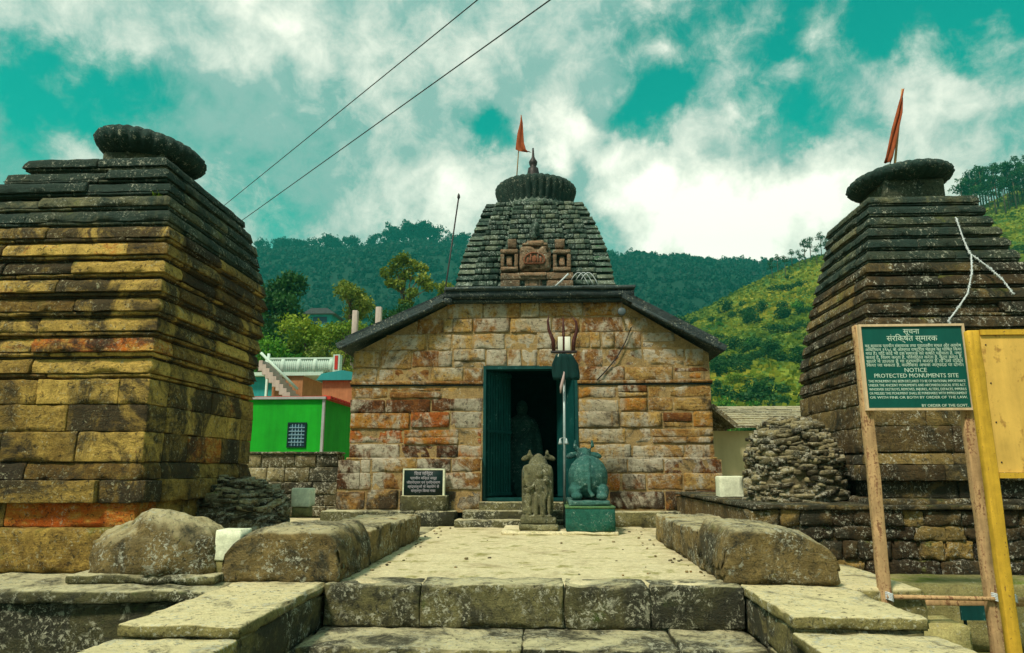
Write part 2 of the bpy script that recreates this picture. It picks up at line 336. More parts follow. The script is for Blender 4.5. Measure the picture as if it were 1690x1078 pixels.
def tube(mb, pts, rad, n=8, tone=.5, dirt=.5):
    pts = [Vector(p) for p in pts]; V = []; F = []
    if not hasattr(rad, '__len__'): rad = [rad]*len(pts)
    for i, p in enumerate(pts):
        t = (pts[min(i+1, len(pts)-1)]-pts[max(i-1, 0)]).normalized()
        a = t.cross(Vector((0, 0, 1)) if abs(t.z) < .9 else Vector((1, 0, 0))).normalized(); b = t.cross(a)
        for k in range(n):
            q = 2*math.pi*k/n; V.append(tuple(p + (a*math.cos(q)+b*math.sin(q))*rad[i]))
    for i in range(len(pts)-1):
        for k in range(n): F.append((i*n+k, i*n+(k+1) % n, (i+1)*n+(k+1) % n, (i+1)*n+k))
    F.append(tuple(range(n))[::-1]); F.append(tuple((len(pts)-1)*n+k for k in range(n)))
    mb.add([tuple(v) for v in V], F, tone, dirt)
def lathe(mb, prof, c=(0,0,0), n=48, ribs=0, ramp=0.0, amp=0.0, tilt=None, tone=.5, dirt=.5):
    V = []; F = []; so = Vector((random.random()*30, 3, 5))
    for (r, z) in prof:
        for k in range(n):
            a = 2*math.pi*k/n; rr = r*(1 + (ramp*abs(math.cos(a*ribs/2)) - ramp if ribs else 0))
            p = Vector((rr*math.cos(a), rr*math.sin(a), z))
            if amp: p += noise.noise_vector(p*3+so)*amp; p += noise.noise_vector(p*11+so)*amp*.45; p += noise.noise_vector(p*23+so)*amp*.2
            if tilt is not None: p = tilt @ p
            V.append((p.x+c[0], p.y+c[1], p.z+c[2]))
    for i in range(len(prof)-1):
        for k in range(n): F.append((i*n+k, i*n+(k+1) % n, (i+1)*n+(k+1) % n, (i+1)*n+k))
    F.append(tuple(range(n))[::-1]); F.append(tuple((len(prof)-1)*n+k for k in range(n)))
    mb.add(V, F, tone, dirt)
def ellipsoid(mb, c, r, rot=None, n=16, m=10):
    V = []; F = []
    for i in range(m+1):
        th = math.pi*i/m
        for k in range(n):
            a = 2*math.pi*k/n; p = Vector((r[0]*math.sin(th)*math.cos(a), r[1]*math.sin(th)*math.sin(a), r[2]*math.cos(th)))
            if rot: p = rot @ p
            V.append((p.x+c[0], p.y+c[1], p.z+c[2]))
    for i in range(m):
        for k in range(n): F.append((i*n+k, (i+1)*n+k, (i+1)*n+(k+1) % n, i*n+(k+1) % n))
    mb.add(V, F)
def fuse(mb, voxel=.012, smooth=3):              # joins overlapping solids into ONE continuous skin
    me = mb.mesh('tmp'); bm = bmesh.new(); bm.from_mesh(me); bmesh.ops.remove_doubles(bm, verts=bm.verts, dist=1e-5); bm.to_mesh(me); bm.free()
    o = link('tmp', me); r = o.modifiers.new('r', 'REMESH'); r.mode = 'VOXEL'; r.voxel_size = voxel
    sm = o.modifiers.new('s', 'SMOOTH'); sm.iterations = smooth
    dg = bpy.context.evaluated_depsgraph_get(); me2 = bpy.data.meshes.new_from_object(o.evaluated_get(dg))
    bpy.data.objects.remove(o); bpy.data.meshes.remove(me)
    me2.polygons.foreach_set('use_smooth', [True]*len(me2.polygons))
    for nm in ('tone', 'dirt'):
        if nm in me2.attributes: me2.attributes.remove(me2.attributes[nm])
        a = me2.attributes.new(nm, 'FLOAT', 'FACE'); a.data.foreach_set('value', [.5]*len(me2.polygons))
    return me2
def reorder(t):                                # the short-i sign is drawn before its consonant cluster
    out = []
    for ch in t:
        if ch == '\u093f':
            k = len(out)-1
            while k >= 2 and out[k-1] == '\u094d': k -= 2
            out.insert(k, ch)
        else: out.append(ch)
    return ''.join(out)
def lettering(text, size, loc, rot, mat, parent, align='CENTER', ext=.0015, name='lettering'):
    cu = bpy.data.curves.new('tmp', 'FONT'); cu.body = reorder(text); cu.size = size; cu.align_x = align; cu.extrude = ext; cu.resolution_u = 2
    o = bpy.data.objects.new('tmp', cu); COL.objects.link(o)
    dg = bpy.context.evaluated_depsgraph_get(); me = bpy.data.meshes.new_from_object(o.evaluated_get(dg)); bpy.data.objects.remove(o)
    me.materials.clear(); me.materials.append(MATS[mat])
    o = link(name, me, parent); o.location = loc; o.rotation_euler = rot
    return o

# ------------------------------------------------------------------ ground and terrain
def struct(mb, name, mat): return tag(mb.build(name, mat), kind='structure')
m_, T_, b_ = new_mat('earth'); _o = T_.add('ShaderNodeTexCoord').outputs['Object']
T_.l.new(T_.ramp(T_.noise(_o, .8, 10, .7), [(.3, lin(60,58,34)), (.5, lin(92,92,44)), (.7, lin(128,120,72))]), b_.inputs['Base Color']); MATS['earth'] = m_
mb = MB(); mb.add([(-1000,-60,-.66),(1100,-60,-.66),(1100,900,-.66),(-1000,900,-.66)], [(0,1,2,3)], smooth=False); struct(mb, 'ground', 'earth')
mb = MB(); rock(mb, (-1.80, 5.93, -.6), (1.50, 13.0, 0), seg=.14, r=.03, amp=.012, tone=.55, faces='xXyYZ', fr=2.5); struct(mb, 'path', 'paving')
mb = MB()
rock(mb, (-12, 5.54, -.64), (-2.56, 5.8, -.112), seg=.1, r=.03, amp=.03, tone=.3, dirt=.7, faces='xXyZ')
rock(mb, (-12, 5.48, -.11), (-2.56, 12.0, -.006), seg=.12, r=.025, amp=.022, tone=.4, faces='xXyZ')
rock(mb, (-2.56, 5.96, -.64), (-1.80, 12.0, -.010), seg=.2, r=.02, amp=.008, tone=.5, faces='xXyZ')
struct(mb, 'terrace', 'step_stone')
mb = MB(); box(mb, (-40, 12.05, -.64), (40, 60, -.03)); box(mb, (1.50, 8.1, -.64), (2.3, 12.04, -.012)); struct(mb, 'courtyard', 'paving')
mb = MB(); rock(mb, (1.52, 5.98, -.64), (2.95, 7.5, -.02), seg=.15, r=.03, amp=.015, tone=.5, faces='xXyZ'); struct(mb, 'side_terrace', 'cheek_stone')

random.seed(61); mb = MB()
for i in range(80):
    x = random.choice([-1.70+abs(random.gauss(0,.10)), 1.36-abs(random.gauss(0,.10)), -1.70+abs(random.gauss(0,.2)), 1.36-abs(random.gauss(0,.2)), random.uniform(-1.6,1.3)]); y = random.uniform(6.0, 11.3); q = random.uniform(.006,.02)
    rock(mb, (x-q, y-q*.8, -.002), (x+q, y+q*.8, q*1.1), seg=9, r=q*.5, amp=q*.3, tone=random.random(), fr=30)
tag(mb.build('gravel', 'parapet_stone'), 'scattered stone grit on the path', 'gravel', kind='stuff')
def smooth01(x, a, b):
    t = np.clip((x-a)/(b-a), 0, 1); return t*t*(3-2*t)
def hillmesh(name, mat, X, Y, Zf):
    xs, ys = np.meshgrid(X, Y); z = Zf(xs, ys); V = np.stack([xs, ys, z], -1).reshape(-1, 3); nx = len(X); F = []
    for j in range(len(Y)-1):
        for i in range(nx-1): F.append((j*nx+i, j*nx+i+1, (j+1)*nx+i+1, (j+1)*nx+i))
    m = MB(); m.add(V, F); return struct(m, name, mat)
def fbm(x, y, s, o=4):
    out = np.zeros_like(x); f = 1.0; a = 1.0; 
    for k in range(o):
        v = np.array([noise.noise(Vector((px*s*f, py*s*f, k*7.3))) for px, py in zip(x.ravel(), y.ravel())]).reshape(x.shape)
        out += v*a; f *= 2.1; a *= .5
    return out
# far wooded ridge
RY = 640.0
rp = [(-300,470),(200,430),(430,418),(520,412),(600,414),(660,402),(700,400),(760,408),(850,412),(1005,424),(1100,428),(1200,437),(1280,436),(1380,425),(1500,410),(1690,380),(2100,330)]
rX = np.array([P(x, y, RY)[0] for x, y in rp]); rZ = np.array([P(x, y, RY)[2] for x, y in rp])
def far_h(x, y):
    ridge = np.interp(x, rX, rZ)
    up = smooth01(y, 230, RY); dn = smooth01(y, RY, RY+260)
    return -2 + ridge*(up*.55+.45*np.clip((y-230)/(RY-230), 0, 1))*(1-.35*dn) + fbm(x, y, .012)*5*np.clip((y-230)/100, 0, 1)*(1-np.clip(1-np.abs(y-RY)/60, 0, 1))
m_, T_, b_ = new_mat('forest_floor'); _o = T_.add('ShaderNodeTexCoord').outputs['Object']
T_.l.new(T_.ramp(T_.noise(_o, .08, 10, .7), [(.3, (.003,.016,.010,1)), (.6, (.006,.03,.018,1)), (.75, (.02,.05,.025,1))]), b_.inputs['Base Color']); MATS['forest_floor'] = m_
hillmesh('far_hill', 'forest_floor', np.linspace(-900, 1000, 110), np.linspace(225, 900, 50), far_h)
# nearer grassy hillside on the right
GY = 220.0
gp = [(880,600),(1000,568),(1100,530),(1170,500),(1230,468),(1290,440),(1340,420),(1390,408),(1480,380),(1600,345),(1650,322),(1690,300),(1900,230)]
gX = np.array([-260, -90] + [P(x, y, GY)[0] for x, y in gp]); gZ = np.array([26, 24] + [P(x, y, GY)[2] for x, y in gp])
def near_h(x, y):
    return -1.2 + np.interp(x, gX, gZ)*(np.clip((y-62)/(GY-62), 0, 1)**.9)*(1-.3*smooth01(y, GY, GY+160)) + fbm(x, y, .045)*1.3*np.clip((y-62)/40, 0, 1)*(1-np.clip(1-np.abs(y-GY)/40, 0, 1))
m_, T_, b_ = new_mat('hill_grass'); _o = T_.add('ShaderNodeTexCoord').outputs['Object']
_a = T_.noise(_o, .05, 8, .65, 1.0); _b = T_.noise(T_.scalev(_o, (.6, .25, 1.6)), .35, 8, .7); _c = T_.noise(_o, 1.3, 6, .7)
_t = T_.math('ADD', T_.math('MULTIPLY', _a, .5), T_.math('ADD', T_.math('MULTIPLY', _b, .35), T_.math('MULTIPLY', _c, .25)))
T_.l.new(T_.ramp(_t, [(.42, (.010,.05,.008,1)), (.52, (.04,.10,.010,1)), (.59, (.15,.19,.014,1)), (.66, (.32,.28,.03,1)), (.76, (.24,.17,.06,1))]), b_.inputs['Base Color']); MATS['hill_grass'] = m_
hillmesh('near_hill', 'hill_grass', np.linspace(-260, 260, 150), np.linspace(60, 380, 80), near_h)

# ------------------------------------------------------------------ vegetation
def leaves(mb, centers, radii, count, size, squash=.8, shell=.35, hang=0.0):
    centers = np.array(centers, float); radii = np.array(radii, float)
    wts = radii**2; wts /= wts.sum(); pick = RN.choice(len(centers), count, p=wts)
    d = RN.normal(size=(count, 3)); d /= np.linalg.norm(d, axis=1, keepdims=True)
    rr = radii[pick][:, None]*(shell+(1-shell)*RN.random((count, 1))**.6)*(.8+.4*RN.random((count, 1)))
    pos = centers[pick] + d*rr*np.array([1, 1, squash])
    a = RN.normal(size=(count, 3)) + d*.6; a /= np.linalg.norm(a, axis=1, keepdims=True)
    b = np.cross(a, RN.normal(size=(count, 3))); b /= np.linalg.norm(b, axis=1, keepdims=True)
    c = np.cross(a, b); s = size*(.6+.8*RN.random((count, 1)))
    V = np.stack([pos-b*s, pos-c*s*.55+b*s*.1, pos+b*s, pos+c*s*.55+b*s*.1], 1).reshape(-1, 3)
    cl = np.array([random.random() for _ in centers])[pick]
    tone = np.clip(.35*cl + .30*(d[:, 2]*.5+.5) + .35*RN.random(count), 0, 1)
    mb.add(V, [(4*i, 4*i+1, 4*i+2, 4*i+3) for i in range(count)], tone.tolist(), .5, False)
def make_tree(name, label, h, crown, trunk, nleaf, lsize, mat, group=None, seed=1, squash=.8):
    random.seed(seed); t = thing(name, label, 'tree', group=group)
    mb = MB()
    tube(mb, [(0,0,-.5),(.04*h*.3,0,h*.3),(-.02*h,0.02*h,h*.62)], [trunk, trunk*.8, trunk*.45], 8)
    for c, r in crown:
        base = (random.uniform(-.02,.02)*h, 0, h*random.uniform(.28,.55)); mid = [(base[i]*.4+c[i]*.6) for i in range(3)]; mid[2] -= r*.15
        tube(mb, [base, mid, (c[0], c[1], c[2]-r*.2)], [trunk*.42, trunk*.28, trunk*.1], 6)
    mb.build('trunk', 'bark', t)
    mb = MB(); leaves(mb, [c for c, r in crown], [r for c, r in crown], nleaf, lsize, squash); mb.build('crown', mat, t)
    return t
def crown_of(n, w, z0, z1, r, seed):
    random.seed(seed); out = []
    for i in range(n):
        z = random.uniform(z0, z1); q = (z-z0)/(z1-z0); ww = w*math.sin(math.pi*(.25+.65*q))
        a = random.uniform(0, 6.28); d = ww*math.sqrt(random.random())
        out.append(((d*math.cos(a), d*math.sin(a), z), r*random.uniform(.6, 1.2)))
    return out
def put(o, px, py, Y, z=None, s=1.0, rz=0.0):
    p = P(px, py, Y); o.location = (p[0], p[1], p[2] if z is None else z); o.scale = (s,)*3; o.rotation_euler.z = rz
# trees seen between the ruined shrine and the temple
def tree_at(name, label, px, ybase, ytop, Y, mk):
    b = P(px, ybase, Y); t = P(px, ytop, Y); h = t[2]-b[2]; o = mk(h); o.location = tuple(b); return o
tree_at('broadleaf_tree', 'dense dark green round-crowned tree beside the big left shrine', 462, 600, 452, 46,
    lambda h: make_tree('broadleaf_tree', 'dense dark green round-crowned tree beside the big left shrine', h, crown_of(16, h*.30, h*.4, h*.88, h*.17, 11), h*.03, 5200, h*.022, 'leaf_dark', seed=11))
tree_at('broadleaf_tree', '', 575, 560, 455, 40,
    lambda h: make_tree('broadleaf_tree', 'bushy mid-green tree with two lobes left of the tallest tree', h, crown_of(12, h*.33, h*.42, h*.86, h*.15, 5), h*.022, 2600, h*.026, 'leaf_mid', seed=5))
def tall(h):
    cr = [((-.02*h,0,.90*h),.09*h),((-.10*h,0,.83*h),.10*h),((.08*h,.03*h,.82*h),.09*h),((-.20*h,0,.74*h),.09*h),((.0,.05*h,.72*h),.10*h),((.20*h,0,.66*h),.09*h),((.27*h,0,.58*h),.08*h),((-.06*h,0,.60*h),.09*h),((.09*h,-.04*h,.50*h),.08*h),((-.15*h,0,.62*h),.07*h),((.02*h,0,.40*h),.08*h),((.2*h,0,.78*h),.06*h)]
    return make_tree('open_tree', 'tallest open-crowned tree with gaps left of the temple tower', h, cr, h*.018, 2300, h*.02, 'leaf_mid', seed=3)
tree_at('open_tree', '', 665, 560, 412, 38, tall)
tree_at('broadleaf_tree', '', 735, 520, 456, 42,
    lambda h: make_tree('broadleaf_tree', 'small mid-green treetop poking up against the temple roof cap', h, crown_of(7, h*.25, h*.45, h*.85, h*.16, 9), h*.025, 900, h*.04, 'leaf_mid', seed=9))
# low bushes behind the green house
bush_spots = [(470,575,34,2.4,'leaf_dark','dark green bush under the round-crowned tree'),(520,566,33,2.6,'leaf_yellow','yellow-green bush above the balustrade'),(560,560,35,2.2,'leaf_yellow','small yellow-green bush at the temple eave'),
              (600,548,36,2.0,'leaf_mid','mid-green bush in front of the two-lobed tree'),(440,590,31,2.3,'leaf_bright','bright green bush at the shrine edge'),(495,600,31,1.8,'leaf_bright','bright green low bush behind the balustrade'),(555,590,30,1.8,'leaf_mid','mid-green bush behind the red gate post'),(640,535,38,2.2,'leaf_dark','dark bush under the tallest tree'),(545,540,44,2.6,'leaf_dark','dark bush beside the small distant hut'),(705,520,40,2.2,'leaf_dark','dark bush behind the sloping temple roof')]
for i, (px, py, Y, r, mt, lab) in enumerate(bush_spots):
    r *= .68
    random.seed(20+i); b = thing('bush', lab, 'bush', tuple(P(px, py, Y)), group='bushes behind the green house')
    cr = [((random.uniform(-r,r)*.8, random.uniform(-r,r)*.5, random.uniform(-.9,.35)*r), r*random.uniform(.3,.55)) for k in range(9)]
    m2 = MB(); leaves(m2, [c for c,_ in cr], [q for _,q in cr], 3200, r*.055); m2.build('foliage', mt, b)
    m2 = MB(); [tube(m2, [(0,0,-1.6*r),(c[0]*.6,c[1]*.6,c[2])], [.07*r,.02*r], 5) for c,_ in cr[:5]]; m2.build('stem', 'bark', b)
# shrubs at the foot of the hillside behind the slate-roofed house
def make_shrub(seed, mat, r=1.0, n=520):
    random.seed(seed); m2 = MB()
    cr = [((random.uniform(-1,1)*r, random.uniform(-.6,.6)*r, random.uniform(.0,.7)*r), r*random.uniform(.3,.55)) for k in range(8)]
    leaves(m2, [c for c,_ in cr], [q for _,q in cr], n*2, r*.075); return m2.mesh('shrub'), mat
SH = [make_shrub(40+i, ['leaf_bright','leaf_yellow','leaf_dark','leaf_bright'][i]) for i in range(4)]
for me, mt in SH: me.materials.append(MATS[mt])
HL = {0: 'bright green shrub on the grassy slope', 1: 'yellow-green shrub on the grassy slope', 2: 'dark green shrub on the grassy slope', 3: 'leafy bright green shrub low on the slope'}
random.seed(77)
def on_hill(x, y): return float(near_h(np.array([[x]]), np.array([[y]]))[0, 0])
for i in range(95):
    Y = random.uniform(64, 84) if i < 48 else random.uniform(84, 190)
    px = random.uniform(1150, 1345) if i < 70 else random.choice([random.uniform(1150,1400), random.uniform(1600,1700)])
    x = P(px, 600, Y)[0]; k = random.choice([0,0,2,3]) if i < 48 else random.choice([1,1,2,0])
    o = link('shrub', SH[k][0]); tag(o, HL[k], 'shrub', 'shrubs on the grassy slope')
    o.location = (x, Y, on_hill(x, Y)-.2); s = random.uniform(.9, 2.0)*(1 if i < 48 else 1.1); o.scale = (s*1.2, s, s*random.uniform(.7,1.1)); o.rotation_euler.z = random.uniform(0, 6)
for i in range(55):
    Y = random.uniform(95, 205); px = random.uniform(1110, 1330) if i < 42 else random.uniform(1600, 1700); x = P(px, 500, Y)[0]
    o = link('shrub', SH[2][0]); tag(o, HL[2], 'shrub', 'shrubs on the grassy slope'); o.location = (x, Y, on_hill(x, Y)-.3); s = random.uniform(1.2, 3.4); o.scale = (s*1.3, s, s*random.uniform(.7,1.2)); o.rotation_euler.z = random.uniform(0, 6)
# tufts of long grass on the slope: uncountable
random.seed(5); m2 = MB(); N = 48000
gx = RN.uniform(8, 150, N); gy = RN.uniform(62, 225, N); gz = near_h(gx[None], gy[None])[0]
s = RN.uniform(.22, .75, (N,1)); pos = np.stack([gx, gy, gz], 1); a = RN.normal(size=(N,3))*np.array([1,.6,.15]); a /= np.linalg.norm(a, axis=1, keepdims=True)
tip = np.array([0,0,1.0])+RN.normal(size=(N,3))*.35
V = np.stack([pos-a*s*.8, pos+a*s*.8, pos+a*s*.5+tip*s*.8, pos-a*s*.6+tip*s*.7], 1).reshape(-1,3)
m2.add(V, [(4*i,4*i+1,4*i+2,4*i+3) for i in range(N)], np.clip(.25+.5*fbm(gx[None], gy[None], .03)[0]+.5*RN.random(N), 0, 1).tolist(), .5, False)
leafmat('leaf_grass', [(0, (.03,.09,.006,1)), (.5, (.17,.22,.010,1)), (1, (.46,.38,.03,1))])
tag(m2.build('long_grass', 'leaf_grass'), 'tufts of long yellow-green grass covering the right hillside', 'grass', kind='stuff')
# pines
def pine_mesh(seed, split=False):
    random.seed(seed); h = 10.0; t = MB(); c = MB()
    lean = random.uniform(-.3,.3)
    tube(t, [(0,0,-1),(lean*.4,0,5),(lean,0,9)], [.22,.16,.06], 6)
    cl = []
    for k in range(9):
        z = random.uniform(4.2, 9.6); q = (z-4)/6; d = 2.3*(1.1-q*.8)*random.uniform(.3,1); a = random.uniform(0,6.28)
        p = (lean*z/9+d*math.cos(a), d*math.sin(a), z); cl.append((p, random.uniform(.75,1.35)))
        tube(t, [(lean*z/9, 0, z-.7), p], [.07,.03], 4)
    cl.append(((lean,0,9.5), 1.0))
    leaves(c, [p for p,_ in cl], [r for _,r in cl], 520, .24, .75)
    return t.mesh('trunk'), c.mesh('crown')
PM = [pine_mesh(60+i) for i in range(5)]
for t, c in PM: t.materials.append(MATS['bark']); c.materials.append(MATS['leaf_dark'])
def pine(loc, s, k, label, group, rz):
    o = thing('pine_tree', label, 'tree', loc, rz, group); o.scale = (s*.95, s*.95, s)
    link('trunk', PM[k][0], o); link('crown', PM[k][1], o)
random.seed(9)
for px in [1272,1282,1294,1306,1318,1328,1338,1347,1356,1365,1372,1380,1388,1396,1404]:
    Y = GY + random.uniform(-14, 4); x = P(px, 420, Y)[0]; pine((x, Y, on_hill(x, Y)-.3), random.uniform(.55,.85), random.randrange(5), 'spindly pine on the ridge left of the sign-side shrine', 'pines on the ridge left of the right shrine', random.uniform(0,6))
for px in [1592,1604,1613,1622,1632,1641,1650,1657,1664,1672,1680,1688,1696,1704,1588,1598,1608,1627,1637,1646,1660,1668,1676,1684,1692,1700,1618]:
    Y = GY + random.uniform(-16, 4); x = P(px, 330, Y)[0]; pine((x, Y, on_hill(x, Y)-.3), random.uniform(.9,1.5), random.randrange(5), 'tall pine on the ridge right of the sign-side shrine', 'pines on the ridge right of the right shrine', random.uniform(0,6))
# the line of trees along the far ridge
def ridge_tree(seed):
    random.seed(seed); m3 = MB(); tube(m3, [(0,0,-2),(0,0,7)], [.3,.12], 5)
    cl = [((random.uniform(-2.4,2.4), random.uniform(-2,2), random.uniform(3.5,8)), random.uniform(1.1,2.0)) for _ in range(7)]
    leaves(m3, [p for p,_ in cl], [r for _,r in cl], 240, .5); me = m3.mesh('ridge_tree'); me.materials.append(MATS['leaf_teal']); return me
RT = [ridge_tree(90+i) for i in range(5)]
random.seed(31)
def far_at(x, y): return float(far_h(np.array([[x]]), np.array([[y]]))[0, 0])
rpx = [random.uniform(425, 770) for _ in range(105)] + [random.uniform(1005, 1275) for _ in range(26)] + [random.uniform(1190, 1290) for _ in range(10)]
for px in rpx:
    Y = RY + random.uniform(-8, 3); x = P(px, 420, Y)[0]; o = link('ridge_tree', random.choice(RT))
    left = px < 800; tag(o, 'far tree on the skyline of the wooded ridge left of the tower' if left else 'sparse far tree on the skyline right of the tower', 'tree', 'skyline trees left of the tower' if left else 'skyline trees right of the tower')
    s = (random.uniform(1.1,2.1) if left else random.uniform(.6,1.2)) * (1.35 if 640 < px < 740 else 1); o.location = (x, Y, far_at(x, Y)-.8); o.scale = (s*random.uniform(.9,1.3), s, s); o.rotation_euler.z = random.uniform(0,6)
# the far wood below the skyline: one mass
ico = bmesh.new(); bmesh.ops.create_icosphere(ico, subdivisions=2, radius=1); iv = np.array([v.co[:] for v in ico.verts]); ifc = [tuple(v.index for v in f.verts) for f in ico.faces]; ico.free()
NF = 9000; fx = RN.uniform(-420, 620, NF); fy = RN.uniform(250, RY-4, NF); fz = far_h(fx[None], fy[None])[0]; m3 = MB()
rr_ = RN.uniform(1.2, 2.8, (NF,1,1)); vv = iv[None]*(1+RN.normal(size=(NF,len(iv),1))*.22)*rr_*np.concatenate([np.ones((NF,1,2)), RN.uniform(.9,1.7,(NF,1,1))], 2) + np.stack([fx,fy,fz+rr_[:,0,0]*.5],1)[:,None,:]
fa = (np.array(ifc)[None]+np.arange(NF)[:,None,None]*len(iv)).reshape(-1,3); m3.add(vv.reshape(-1,3), [tuple(q) for q in fa.tolist()], np.repeat(RN.random(NF), len(ifc)).tolist(), .5, False)
K = 22; dd = RN.normal(size=(NF,K,3)); dd /= np.linalg.norm(dd, axis=2, keepdims=True); pc = np.stack([fx,fy,fz+rr_[:,0,0]*.8],1)[:,None,:]+dd*rr_*np.array([1.15,1.15,1.35]); aa = RN.normal(size=(NF,K,3))*.62; bb_ = RN.normal(size=(NF,K,3))*.62
m3.add(np.stack([pc-aa, pc-bb_, pc+aa, pc+bb_], 2).reshape(-1,3), [(4*q, 4*q+1, 4*q+2, 4*q+3) for q in range(NF*K)], np.clip(np.repeat(RN.random(NF),K)*.5+RN.random(NF*K)*.5, 0, 1).tolist(), .5, False)
tag(m3.build('far_wood', 'leaf_teal'), 'dark wood covering the slope of the far ridge', 'wood', kind='stuff')

# ------------------------------------------------------------------ carved stone shrines
def course(mb, x0, x1, y0, y1, z0, z1, prof=None, lens=(.35,.95), depth=.34, jit=.012, tone=lambda: random.random(), dirt=.5, seg=.05, r=.010, amp=.009, chip=2.4, sides='FRLB', miss=0.0):
    cx, cy, hx, hy = (x0+x1)/2, (y0+y1)/2, (x1-x0)/2, (y1-y0)/2
    def fn(p):
        if prof is None: return p
        i = prof((p[2]-z0)/(z1-z0)); return np.array([cx+(p[0]-cx)*(hx-i)/hx, cy+(p[1]-cy)*(hy-i)/hy, p[2]])
    def cuts(a, b, fine):
        out = [a]
        if fine:
            while b-out[-1] > lens[1]*1.15: out.append(out[-1]+random.uniform(*lens))
        out.append(b); return out
    g = .003
    for s in 'FRLB':
        fine = s in sides; sg = seg if fine else .5
        if s in 'FB': c = cuts(x0, x1, fine)
        else: c = cuts(y0+depth, y1-depth, fine)
        for a, b in zip(c, c[1:]):
            j = random.uniform(-jit, jit*.6); zt = random.uniform(-.004, .004)
            if random.random() < miss: j += random.uniform(.03, .08); zt -= random.uniform(.0,.03)
            if s == 'F': lo, hi = (a+g, y0+j, z0+.002), (b-g, y0+depth, z1+zt)
            elif s == 'B': lo, hi = (a+g, y1-depth, z0+.002), (b-g, y1-j, z1+zt)
            elif s == 'R': lo, hi = (x1-depth, a+g, z0+.002), (x1-j, b-g, z1+zt)
            else: lo, hi = (x0+j, a+g, z0+.002), (x0+depth, b-g, z1+zt)
            rock(mb, lo, hi, seg=sg, r=r, amp=amp, tone=tone(), dirt=dirt+random.uniform(-.22,.22), fn=fn, chip=chip)
def inset(k): return lambda w: -.012 if w < .06 else (0 if w < .55 else k*(w-.55)/.45)
def curve(z, pts): return float(np.interp(z, [p[0] for p in pts], [p[1] for p in pts]))

def shrine(name, label, X0, X1, Y0, Y1, zs, tap, tapL, tapB, tapR, sides, mats, tonef, dirtf, disc, body_h, ncourse, ztop, cr):
    root = thing(name, label, 'shrine', ((X0+X1)/2, (Y0+Y1)/2, zs[0]))
    off = Vector(root.location)
    def fin(mb, nm, mat):
        o = mb.build(nm, mat, root); o.matrix_parent_inverse = Matrix.Translation(-off); return o
    zp, zr, zl, zw, zm = zs           # plinth bottom, recess bottom, ledge bottom, wall bottom, mouldings start
    mb = MB(); course(mb, X0-.14, X1+.10, Y0-.10, Y1+.1, zp, zr, lens=(.6,1.3), tone=lambda: tonef('plinth'), dirt=dirtf(0), sides=sides, r=.025, amp=.012)
    box(mb, (X0+.2, Y0+.2, zp), (X1-.2, Y1-.2, zr)); fin(mb, 'plinth', mats[0])
    mb = MB(); course(mb, X0+.03, X1-.03, Y0+.03, Y1-.03, zr, zl, lens=(.6,1.1), tone=lambda: tonef('recess'), dirt=dirtf(1), sides=sides)
    course(mb, X0-.07, X1+.07, Y0-.07, Y1+.07, zl, (zl+zw)/2+.02, lens=(.6,1.2), tone=lambda: tonef('ledge'), dirt=dirtf(2), sides=sides, miss=.1)
    course(mb, X0-.02, X1+.02, Y0-.02, Y1+.02, (zl+zw)/2+.022, zw, prof=inset(.04), lens=(.6,1.2), tone=lambda: tonef('ledge'), dirt=dirtf(2), sides=sides)
    fin(mb, 'base_moulding', mats[0])
    mb = MB(); hs = [.36, .33, .31]; z = zw
    for h in hs:
        h *= (zm-zw); course(mb, X0, X1, Y0, Y1, z, z+h, lens=(.35,.85), tone=lambda: tonef('wall'), dirt=dirtf(3), sides=sides, amp=.010); z += h
    box(mb, (X0+.25, Y0+.25, zr), (X1-.25, Y1-.25, zm)); fin(mb, 'wall', mats[0])
    mbl, mbu = MB(), MB(); n = ncourse; hh = np.linspace(1.14, .88, n); hh *= (ztop-zm)/hh.sum(); z = zm
    for i in range(n):
        h = hh[i]; q = (z-zm)/(ztop-zm); m = mbl if i < n*.54 else mbu
        ex = (X0+curve(q, tapL), X1-curve(q, tapR), Y0+curve(q, tap), Y1-curve(q, tapB))
        course(m, ex[0]+.036, ex[1]-.036, ex[2]+.036, ex[3]-.036, z, z+h*.09, lens=(1,2), tone=lambda: .3, dirt=.7, sides='', jit=.004)  # recess ring: shadow line between courses put into tone and dirt
        course(m, ex[0]+.012, ex[1]-.012, ex[2]+.012, ex[3]-.012, z+h*.092, z+h*.28, lens=(.6,1.3), tone=lambda: tonef(i/n), dirt=dirtf(4+i), sides=sides, jit=.006, seg=.09)
        course(m, ex[0], ex[1], ex[2], ex[3], z+h*.295, z+h*.998, prof=inset(.034), lens=(.5,1.3), tone=lambda: tonef(i/n), dirt=dirtf(4+i), sides=sides, jit=.016, miss=.05+.10*q)
        box(m, (ex[0]+.22, ex[2]+.22, z), (ex[1]-.22, ex[3]-.22, z+h)); z += h
    fin(mbl, 'tower_courses', mats[1]); fin(mbu, 'upper_courses', mats[2])
    (cx, cy, cz), R, th, tilt = disc
    mb = MB(); box(mb, (cx-R*.58, cy-R*.58, ztop-.06), (cx+R*.58, cy+R*.58, max(ztop+.02, cz-th*.42)), ch=.03)
    fin(mb, 'neck', mats[2])
    prof = [(R*.55,-th*.5),(R*.80,-th*.46),(R*.93,-th*.25),(R,0),(R*.97,th*.22),(R*.85,th*.42),(R*.5,th*.52),(R*.1,th*.55)]
    mb = MB(); lathe(mb, prof, (cx, cy, cz), 168, 28, .06, .012, tilt, dirt=.6); fin(mb, 'amalaka_disc', 'cap_stone')
    return root
random.seed(101)
